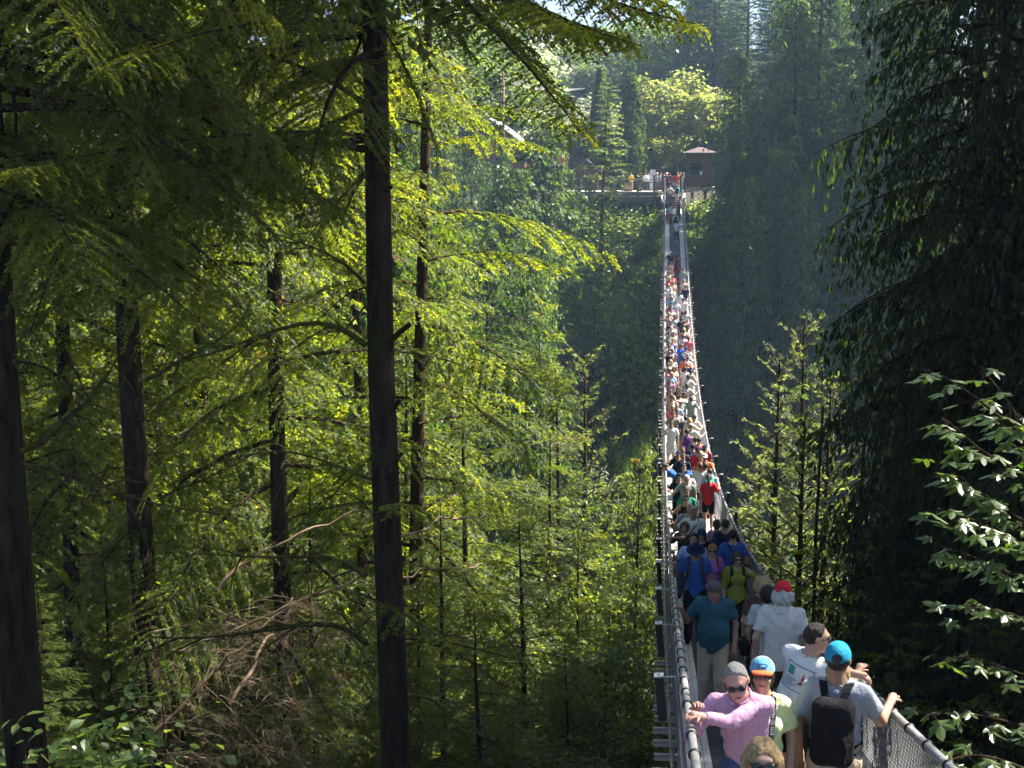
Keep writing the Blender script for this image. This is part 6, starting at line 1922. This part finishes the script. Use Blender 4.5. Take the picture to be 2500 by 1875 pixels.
# --- sunlit middle
mid = [
    (1667, 1091, 178, 'balding man in dark shirt at the edge of the sunlight', 'L', dict(top=('charcoal', 'short'), hair=('dark', 'crop'), skin='tan')),
    (1644, 1005, 174, 'man in camouflage shirt and black shorts standing at the left rail', 'L', dict(top=('camo', 'short'), bottom=('black', 'shorts'), hair=('dark', 'short'), skin='tan', stride=0.06)),
    (1675, 1015, -20, 'man in grey T-shirt and blue shorts bending forward', None, dict(top=('charcoal', 'short'), bottom=('royal', 'shorts'), hair=('black', 'short'), lean=0.35, eff=0.95)),
    (1678, 1047, 6, 'person in purple tank top, seen from behind', None, dict(top=('violet', 'tank'), bottom=('black', 'shorts'), hair=('black', 'short'), skin='tan')),
    (1698, 1066, -6, 'person in blue plaid shirt, seen from behind', 'R', dict(top=('plaid', 'short'), bottom=('denim', 'long'), hair=('black', 'short'))),
    (1696, 1012, -30, 'person in white T-shirt leaning to the right rail', 'R', dict(top=('white', 'short'), bottom=('khaki', 'shorts'), hair=('black', 'short'), skin='tan')),
    (1688, 1034, -20, 'person in white top and pale cap in the sun', 'R', dict(top=('white', 'short'), bottom=('sky', 'shorts'), hair=('brown', 'short'), hat=('cap', 'offwhite'))),
    (1707, 1068, -10, 'person in coral shirt right of the plaid shirt', 'R', dict(top=('coral', 'short'), bottom=('black', 'shorts'), hair=('black', 'short'))),
    (1720, 1087, -8, 'person in navy cap with dark red pack by the right rail', 'R', dict(top=('crimson', 'short'), bottom=('denim', 'shorts'), hair=('black', 'short'), hat=('capback', 'navy'), pack='burgundy')),
    (1704, 1092, 0, 'person in red shirt and navy cap', None, dict(top=('crimson', 'short'), bottom=('khaki', 'shorts'), hair=('black', 'short'), hat=('capback', 'navy'))),
    (1692, 1083, 3, 'person with navy backpack before the red shirts', None, dict(top=('navy', 'short'), bottom=('denim', 'long'), hair=('black', 'short'), pack='navy')),
    (1654, 1000, 178, 'man in white shirt with glasses in full sun', None, dict(top=('white', 'short'), bottom=('khaki', 'shorts'), hair=('dark', 'short'), glasses=True)),
    (1653, 983, 176, 'bald man in light blue shirt in full sun', 'L', dict(top=('sky', 'short'), bottom=('khaki', 'shorts'), hair=('grey', 'crop'), skin='pink')),
    (1662, 973, 182, 'woman in wide straw hat and sage top', None, dict(female=True, top=('sage', 'short'), bottom=('denim', 'long'), hair=('brown', 'bob'), hat=('straw', 'straw'))),
    (1671, 957, 190, 'woman in white dress reaching for the right rail', 'R', dict(female=True, top=('white', 'tank'), bottom=('white', 'dress'), hair=('dark', 'long'), skin='tan')),
    (1656, 943, 180, 'long haired woman in brown top in the sun', None, dict(female=True, top=('brown', 'short'), bottom=('denim', 'shorts'), hair=('brown', 'long'))),
    (1641, 964, 168, 'woman in peach tank top at the left rail', 'L', dict(female=True, top=('peach', 'tank'), bottom=('khaki', 'shorts'), hair=('black', 'bob'), skin='tan')),
    (1634, 900, 40, 'person in coral T-shirt and turquoise shorts leaning over the left rail', 'L', dict(top=('coral', 'short'), bottom=('turquoise', 'shorts'), hair=('black', 'short'), lean=0.4, eff=0.93, skin='tan')),
    (1687, 903, -35, 'man in grey white T-shirt with black shoulder bag', 'R', dict(top=('silver', 'short'), bottom=('offwhite', 'long'), hair=('black', 'short'), bag=(-1, 'black'))),
    (1674, 896, -10, 'person in white T-shirt behind the man with shoulder bag', None, dict(top=('white', 'short'), bottom=('white', 'shorts'), hair=('dark', 'short'))),
    (1645, 894, 180, 'woman with long brown hair and blue skirt in the sun', None, dict(female=True, top=('cream', 'short'), bottom=('denim', 'skirt'), hair=('brown', 'long'))),
    (1671, 873, -25, 'person in orange T-shirt and black shorts', 'R', dict(top=('orange', 'short'), bottom=('black', 'shorts'), hair=('black', 'short'), skin='tan')),
    (1679, 870, -40, 'person in white T-shirt next to the orange T-shirt', 'R', dict(top=('white', 'short'), bottom=('khaki', 'shorts'), hair=('dark', 'short'))),
    (1651, 866, 178, 'woman in navy dress with dark hair', None, dict(female=True, top=('navy', 'short'), bottom=('navy', 'dress'), hair=('dark', 'long'))),
    (1642, 872, 174, 'woman in white top with brown hair, left of the navy dress', None, dict(female=True, top=('white', 'short'), bottom=('cream', 'shorts'), hair=('brown', 'long'))),
    (1629, 886, 150, 'person in pink white shirt bending at the left rail', 'L', dict(top=('cream', 'short'), bottom=('denim', 'shorts'), hair=('black', 'short'), lean=0.3)),
    (1681, 858, -60, 'person in peach top holding the right rail', 'R', dict(female=True, top=('peach', 'short'), bottom=('cream', 'shorts'), hair=('brown', 'short'))),
    (1664, 840, 2, 'person in blue T-shirt with royal blue backpack', None, dict(top=('royal', 'short'), bottom=('sky', 'shorts'), hair=('brown', 'short'), pack='royal')),
    (1640, 850, 176, 'woman in white and black with long black hair', 'L', dict(female=True, top=('white', 'tank'), bottom=('black', 'skirt'), hair=('black', 'long'), skin='tan')),
    (1627, 841, 140, 'person in white cap leaning on the left rail', 'L', dict(top=('white', 'short'), bottom=('khaki', 'shorts'), hair=('black', 'short'))),
    (1643, 827, 178, 'man in white shirt and blue vest', None, dict(top=('royal', 'tank'), bottom=('denim', 'long'), hair=('black', 'short'))),
    (1633, 832, 170, 'person in pink white top next to the blue vest', 'L', dict(female=True, top=('peach', 'short'), bottom=('white', 'shorts'), hair=('brown', 'short'))),
    (1668, 817, -5, 'person in white T-shirt with black print, seen from behind', None, dict(top=('white', 'short'), bottom=('black', 'shorts'), hair=('black', 'short'))),
    (1669, 804, 0, 'person in dark pink top ahead of the white T-shirt', 'R', dict(top=('mauve', 'short'), bottom=('denim', 'shorts'), hair=('black', 'short'))),
    (1646, 809, 180, 'blond person in cream top in the sunny stretch', None, dict(female=True, top=('cream', 'tank'), bottom=('white', 'shorts'), hair=('blond', 'short'))),
    (1639, 796, 178, 'bald man in lavender print T-shirt', 'L', dict(top=('plaid', 'short'), bottom=('white', 'shorts'), hair=('white', 'crop'), skin='pink')),
    (1639, 785, 174, 'man in dark blue T-shirt with arm on the left rail', 'L', dict(top=('navy', 'short'), bottom=('khaki', 'shorts'), hair=('black', 'short'), skin='mid')),
    (1670, 782, -20, 'man in dark grey T-shirt touching the right rail', 'R', dict(top=('charcoal', 'short'), bottom=('navy', 'shorts'), hair=('brown', 'short'))),
    (1664, 775, -8, 'man in navy T-shirt with white strap, seen from behind', None, dict(top=('navy', 'short'), bottom=('charcoal', 'shorts'), hair=('black', 'short'))),
    (1648, 768, 178, 'woman in lilac top and dark shorts with long hair', None, dict(female=True, top=('silver', 'tank'), bottom=('navy', 'shorts'), hair=('brown', 'long'))),
    (1639, 752, 176, 'person in white shirt facing us, upper sunny stretch', 'L', dict(top=('white', 'short'), bottom=('white', 'shorts'), hair=('brown', 'short'))),
    (1640, 738, 170, 'person in slate blue top with black belt bag', 'L', dict(top=('denim', 'short'), bottom=('black', 'shorts'), hair=('black', 'short'))),
    (1651, 732, 180, 'person in white top next to the slate blue top', None, dict(top=('white', 'short'), bottom=('cream', 'shorts'), hair=('brown', 'short'))),
    (1638, 716, 172, 'person in sage green top with dark hair', 'L', dict(female=True, top=('sage', 'short'), bottom=('peach', 'shorts'), hair=('dark', 'bob'))),
    (1659, 711, 4, 'woman in white blouse with black bag walking away', None, dict(female=True, top=('white', 'short'), bottom=('navy', 'long'), hair=('black', 'pony'), bag=(-1, 'black'))),
    (1637, 702, 176, 'grey haired person in white top', 'L', dict(top=('white', 'short'), bottom=('cream', 'shorts'), hair=('white', 'short'))),
    (1644, 686, 180, 'person in pale pink top with dark glasses', None, dict(female=True, top=('peach', 'short'), bottom=('sky', 'shorts'), hair=('grey', 'short'), glasses=True)),
    (1636, 676, 174, 'person in bright red T-shirt on the upper stretch', 'L', dict(top=('red', 'short'), bottom=('navy', 'shorts'), hair=('blond', 'short'))),
    (1633, 661, 176, 'dark haired woman in white blouse by the left rail', 'L', dict(female=True, top=('cream', 'short'), bottom=('charcoal', 'shorts'), hair=('dark', 'long'))),
    (1637, 638, 178, 'woman in peach top and navy shorts on the upper stretch', 'L', dict(female=True, top=('peach', 'short'), bottom=('navy', 'shorts'), hair=('brown', 'bob'))),
    (1637, 613, 176, 'person in black T-shirt with white cap holding the left rail', 'L', dict(top=('black', 'short'), bottom=('charcoal', 'long'), hair=('grey', 'crop'), hat=('cap', 'white'), glasses=True)),
    (1653, 620, -70, 'woman in burgundy dress holding the right rail', 'R', dict(female=True, top=('burgundy', 'tank'), bottom=('burgundy', 'skirt'), hair=('black', 'bob'), skin='brown')),
    (1652, 538, -4, 'woman in white T-shirt and black trousers climbing away', 'R', dict(female=True, top=('white', 'short'), bottom=('black', 'long'), hair=('dark', 'short'), shoes='white')),
    (1650, 519, 0, 'bald man with grey backpack climbing away', None, dict(top=('silver', 'short'), bottom=('charcoal', 'long'), hair=('grey', 'crop'), pack='charcoal')),
    (1636, 500, 178, 'child in black and white descending near the far end', None, dict(top=('white', 'short'), bottom=('black', 'long'), hair=('black', 'short'), H=1.5)),
    (1629, 515, 178, 'small child in red holding the left rail', None, dict(top=('coral', 'short'), bottom=('coral', 'long'), hair=('black', 'short'), H=1.1)),
    (1657, 491, 0, 'woman in long black dress near the far end', 'R', dict(female=True, top=('black', 'tank'), bottom=('black', 'maxi'), hair=('ginger', 'long'), skin='pink')),
    (1631, 489, 178, 'man in dark blue shirt descending near the far end', 'L', dict(top=('navy', 'short'), bottom=('denim', 'long'), hair=('brown', 'short'))),
]
for (px, py, fc, lab, hold, kw) in mid:
    h_ = kw.pop('H', 1.66 if kw.get('female') else 1.72)
    P(px, py, fc, lab, hold, H=h_, **kw)
fill_c = ['white', 'offwhite', 'peach', 'cream', 'sky', 'silver', 'coral', 'navy', 'mauve', 'sage']
fill_h = [('black', 'short'), ('brown', 'bob'), ('blond', 'long'), ('dark', 'short'), ('grey', 'short')]
rf_ = random.Random(12)
ys_ = [1028, 1020, 990, 968, 950, 935, 925, 915, 908, 885, 878, 862, 856, 846, 836, 822, 812, 800, 792, 778, 762, 757, 745, 727, 722, 697, 692, 682, 670, 655]
for i, yv_ in enumerate(ys_):
    lane = i % 2
    px_ = (1637 if lane == 0 else 1668 + (yv_ - 650) * 0.05) + rf_.uniform(-6, 6)
    tc_, hh_ = fill_c[(i * 3 + i // 10) % 10], fill_h[(i * 2 + i // 5) % 5]
    bt_ = rf_.choice(['denim', 'khaki', 'white', 'charcoal']) + rf_.choice([' shorts', ' trousers'])
    P(px_, yv_, (178 if lane == 0 else -4) + rf_.uniform(-12, 12), 'person with %s %s hair in %s top and %s, %s sunny stretch' % (hh_[0], hh_[1], tc_, bt_, ('facing us on', 'walking away on')[lane]),
      'L' if lane == 0 else 'R', H=rf_.uniform(1.58, 1.76), female=bool(i % 3), top=(tc_, 'short'), bottom=(bt_.split()[0], 'shorts' if 'shorts' in bt_ else 'long'), hair=hh_, skin=rf_.choice(['light', 'mid', 'tan']), group='people packed on the sunny stretch')
# --- on the steps and the far platform
step = [(1636, 456, 129.3, 178, 'man in cream shirt and jeans on the far steps', dict(top=('cream', 'short'), bottom=('denim', 'long'), hair=('dark', 'short'))),
        (1653, 457, 129.6, 0, 'person in turquoise blue shirt with black pack climbing the far steps', dict(top=('turquoise', 'short'), bottom=('silver', 'shorts'), hair=('grey', 'short'), pack='black')),
        (1634, 443, 130.8, 178, 'person in navy shirt on the far steps behind the cream shirt', dict(top=('navy', 'short'), bottom=('black', 'long'), hair=('dark', 'short'))),
        (1631, 434, 131.9, 178, 'person in crimson shirt at the top of the far steps', dict(top=('crimson', 'short'), bottom=('black', 'shorts'), hair=('grey', 'short'))),
        (1645, 423, 132.2, -4, 'woman in coral top and white shorts at the top of the far steps', dict(female=True, top=('coral', 'short'), bottom=('white', 'shorts'), hair=('black', 'bob')))]
for (px, py, Y, fc, lab, kw) in step:
    k = max(0.0, min(1.0, (Y - 128.6) / 4.0))
    fz = float(deck_z(128.6)) + (PZ - float(deck_z(128.6))) * (math.floor(k * 7) + 1) / 7
    P(px, py, fc, lab, None, H=1.68, Ys=Y, floor=min(fz, PZ), stride=0.06, Xs=float(at(px, py, Y)[0]), **kw)
plats = [(1541, 417, 135.5, 180, 'person in yellow shirt on the far platform, raised arm', dict(top=('yellow', 'short'), bottom=('khaki', 'shorts'), hair=('brown', 'short'))),
         (1563, 428, 133.0, 60, 'person in black bending over the platform railing', dict(top=('black', 'short'), bottom=('charcoal', 'long'), hair=('black', 'short'), lean=0.5)),
         (1576, 414, 135.2, 175, 'person in white shirt beside the blank sign', dict(top=('white', 'long'), bottom=('charcoal', 'long'), hair=('black', 'short'))),
         (1583, 414, 135.6, 182, 'person in pale blue shirt beside the blank sign', dict(female=True, top=('sky', 'long'), bottom=('denim', 'long'), hair=('black', 'short'))),
         (1605, 412, 135.5, 170, 'person in white cap waiting on the platform', dict(top=('white', 'short'), bottom=('denim', 'shorts'), hair=('black', 'short'), hat=('cap', 'white'))),
         (1614, 411, 136.5, 190, 'ginger haired person in white on the platform', dict(top=('white', 'short'), bottom=('denim', 'shorts'), hair=('ginger', 'short'))),
         (1622, 415, 134.6, 180, 'person in black shirt at the bridge gate', dict(top=('black', 'short'), bottom=('black', 'shorts'), hair=('dark', 'short'))),
         (1629, 408, 136.0, 150, 'person in pale cap and orange shirt in the queue', dict(top=('orange', 'short'), bottom=('khaki', 'shorts'), hair=('grey', 'short'), hat=('cap', 'white'))),
         (1635, 417, 134.8, 0, 'person in grey T-shirt in the queue', dict(top=('charcoal', 'short'), bottom=('black', 'shorts'), hair=('black', 'short'))),
         (1655, 415, 135.0, 180, 'blond person in bright orange shirt in the queue', dict(top=('orange', 'short'), bottom=('khaki', 'shorts'), hair=('blond', 'short'))),
         (1662, 413, 136.2, 170, 'person in orange red shirt in the queue, right of the blond one', dict(top=('orange', 'short'), bottom=('denim', 'shorts'), hair=('grey', 'short'))),
         (1669, 411, 135.8, 200, 'person in grey shirt beside the kiosk wall', dict(top=('silver', 'short'), bottom=('charcoal', 'long'), hair=('grey', 'short'))),
         (1521, 424, 134.0, 120, 'person in teal jacket on the left part of the platform', dict(top=('sage', 'long'), bottom=('charcoal', 'long'), hair=('dark', 'short')))]
for (px, py, Y, fc, lab, kw) in plats:
    P(px, py, fc, lab, None, H=1.70, Ys=Y, floor=PZ, Xs=float(at(px, py, Y)[0]), stride=0.04, **kw)

# --- prints and small things worn by the nearest people
M_INKB = plain('blue_ink', (0.16, 0.22, 0.36), 0.9)
M_INKG = plain('green_ink', (0.05, 0.30, 0.22), 0.9)
M_INKR = plain('red_ink', (0.40, 0.05, 0.06), 0.9)
def rect(x0, x1, z0, z1, n=4):
    out = []
    for i in range(n):
        a, b_ = x0 + (x1 - x0) * i / n, x0 + (x1 - x0) * (i + 1) / n
        out.append([(a, z0), (b_, z0), (b_, z1), (a, z1)])
    return out
polys = []
for (x0, x1, z0, z1) in ((-0.125, 0.125, 0.432, 0.440), (-0.125, 0.125, 0.222, 0.230)):
    polys += rect(x0, x1, z0, z1, 6)
for (x0, x1) in ((-0.125, -0.118), (0.118, 0.125)):
    for k in range(5):
        polys += rect(x0, x1, 0.23 + 0.0404 * k, 0.27 + 0.0404 * k, 1)
for k in range(6):
    polys += rect(-0.10, -0.02 + 0.02 * (k % 3), 0.245 + 0.014 * k, 0.251 + 0.014 * k, 3)
decal(p_print, 'shirt_print', polys, M_INKB)
decal(p_print, 'shirt_print', [q for k in range(3) for q in rect(-0.095, -0.03, 0.345 + 0.024 * k, 0.366 + 0.024 * k, 3)], M_INKG)
decal(p_print, 'shirt_print', [[(0.02, 0.29), (0.09, 0.29), (0.06, 0.33)], [(0.045, 0.33), (0.068, 0.33), (0.057, 0.40)]], M_INKR)
# bear emblem on the blue cap (walking bear outline)
bear = [(-0.040, 0.004), (-0.034, 0.014), (-0.026, 0.018), (-0.014, 0.020), (0.0, 0.018), (0.012, 0.020), (0.022, 0.017), (0.030, 0.014), (0.038, 0.010), (0.041, 0.004), (0.034, 0.002), (0.028, 0.000),
        (0.030, -0.012), (0.024, -0.013), (0.018, -0.002), (0.008, -0.003), (0.004, -0.014), (-0.003, -0.014), (-0.004, -0.003), (-0.014, -0.002), (-0.020, -0.014), (-0.027, -0.013), (-0.024, -0.001), (-0.034, -0.002)]
hc_, hR_ = p_lime['hc'], p_lime['hR']
vs = []
for (x, z_) in bear:
    zz = 0.078 + z_
    yy_ = -0.012 + 0.109 * math.sqrt(max(0.05, 1 - (x / 0.090) ** 2 - ((zz - 0.036) / 0.102) ** 2)) + 0.004
    vs.append(hc_ + hR_ @ np.array([-x, yy_, zz]))
import mathutils.geometry as mg
tri = mg.tessellate_polygon([[Vector((x, z_, 0)) for x, z_ in bear]])
MB().add(vs, [tuple(t) for t in tri]).build('cap_emblem', M_FIXT, p_lime['root'])
# cream mesh back half of the cap
def capback_(Pq):
    q = p_lime['toh'](Pq)
    d = ell(q, (0, -0.012, 0.036), (0.0925, 0.1115, 0.1045))
    return np.maximum(np.maximum(d, 0.028 - q[..., 2]), q[..., 1] - 0.0)
gq = Grid(hc_ - 0.2, hc_ + 0.2, 0.013)
v_, f_ = gq.mesh(capback_(gq.P))
link('cap_mesh_back', np_mesh('cap_mesh_back', v_, f_, cloth('cream', CLOTH['cream']), True), p_lime['root'])
# camera strap, with its lettering, and camera
tor = p_lime['tor']
T_ = p_lime['T']
pts = [tor(-0.07, -0.06, 0.535), tor(-0.085, 0.06, 0.535), tor(-0.085, 0.13, 0.42), tor(-0.07, 0.185, 0.28), tor(-0.03, 0.185, 0.12), tor(0.0, 0.20, 0.0)]
mb2 = MB()
for a_, b_ in zip(pts[:-1], pts[1:]):
    dv = (b_ - a_) / 2; wv = T_ @ np.array([1.0, 0.2, 0.1]) * 0.020
    mb2.obox((a_ + b_) / 2 + T_ @ np.array([0, 0.012, 0]), dv * 1.1, wv, unit(np.cross(dv, wv)) * 0.004)
mb2.build('camera_strap', M_FIXT, p_lime['root'])
tc = bpy.data.curves.new('strap_lettering', 'FONT')
tc.body = 'EOS 5D Mark'
tc.size = 0.034
tc.extrude = 0.0005
to = bpy.data.objects.new('strap_text_tmp', tc)
COL.objects.link(to)
bpy.context.view_layer.update()
tm = bpy.data.meshes.new_from_object(to)
bpy.data.objects.remove(to)
tm.name = 'strap_lettering'
tm.materials.clear(); tm.materials.append(M_ALU)
a_, b_ = pts[3], pts[1]
dirx = unit(b_ - a_); nrm = unit(np.cross(T_ @ np.array([1.0, 0.2, 0.1]), a_ - b_)); nrm = nrm if (nrm @ (T_ @ np.array([0, 1.0, 0]))) > 0 else -nrm
diry = np.cross(nrm, dirx)
mt = np.eye(4); mt[:3, 0] = dirx; mt[:3, 1] = diry; mt[:3, 2] = nrm; mt[:3, 3] = a_ + nrm * 0.034 - diry * 0.012 + dirx * 0.02
tm.transform(Matrix(mt.tolist()))
link('strap_lettering', tm, p_lime['root'])
MB().box(-0.07, 0.07, -0.04, 0.03, -0.05, 0.045, 0.012).tube([(0, 0.03, -0.005), (0, 0.11, -0.005)], 0.036, 12).build('camera', M_FIXT, p_lime['root'], loc=tuple(tor(0.0, 0.22, -0.05)))
# ------------------------------------------------------------------ hazy air in the gorge
mh = bpy.data.materials.new('haze_air')
mh.use_nodes = True
n = mh.node_tree
n.nodes.clear()
out = n.nodes.new('ShaderNodeOutputMaterial')
pv = n.nodes.new('ShaderNodeVolumePrincipled')
pv.inputs['Color'].default_value = (0.50, 0.73, 1.0, 1.0)
pv.inputs['Density'].default_value = 0.0004
pv.inputs['Anisotropy'].default_value = 0.35
n.links.new(pv.outputs['Volume'], out.inputs['Volume'])
tag(MB().box(-2100, 2100, -700, 2700, -60, 75).build('haze', mh), 'pale haze filling the gorge', 'haze', kind='stuff')
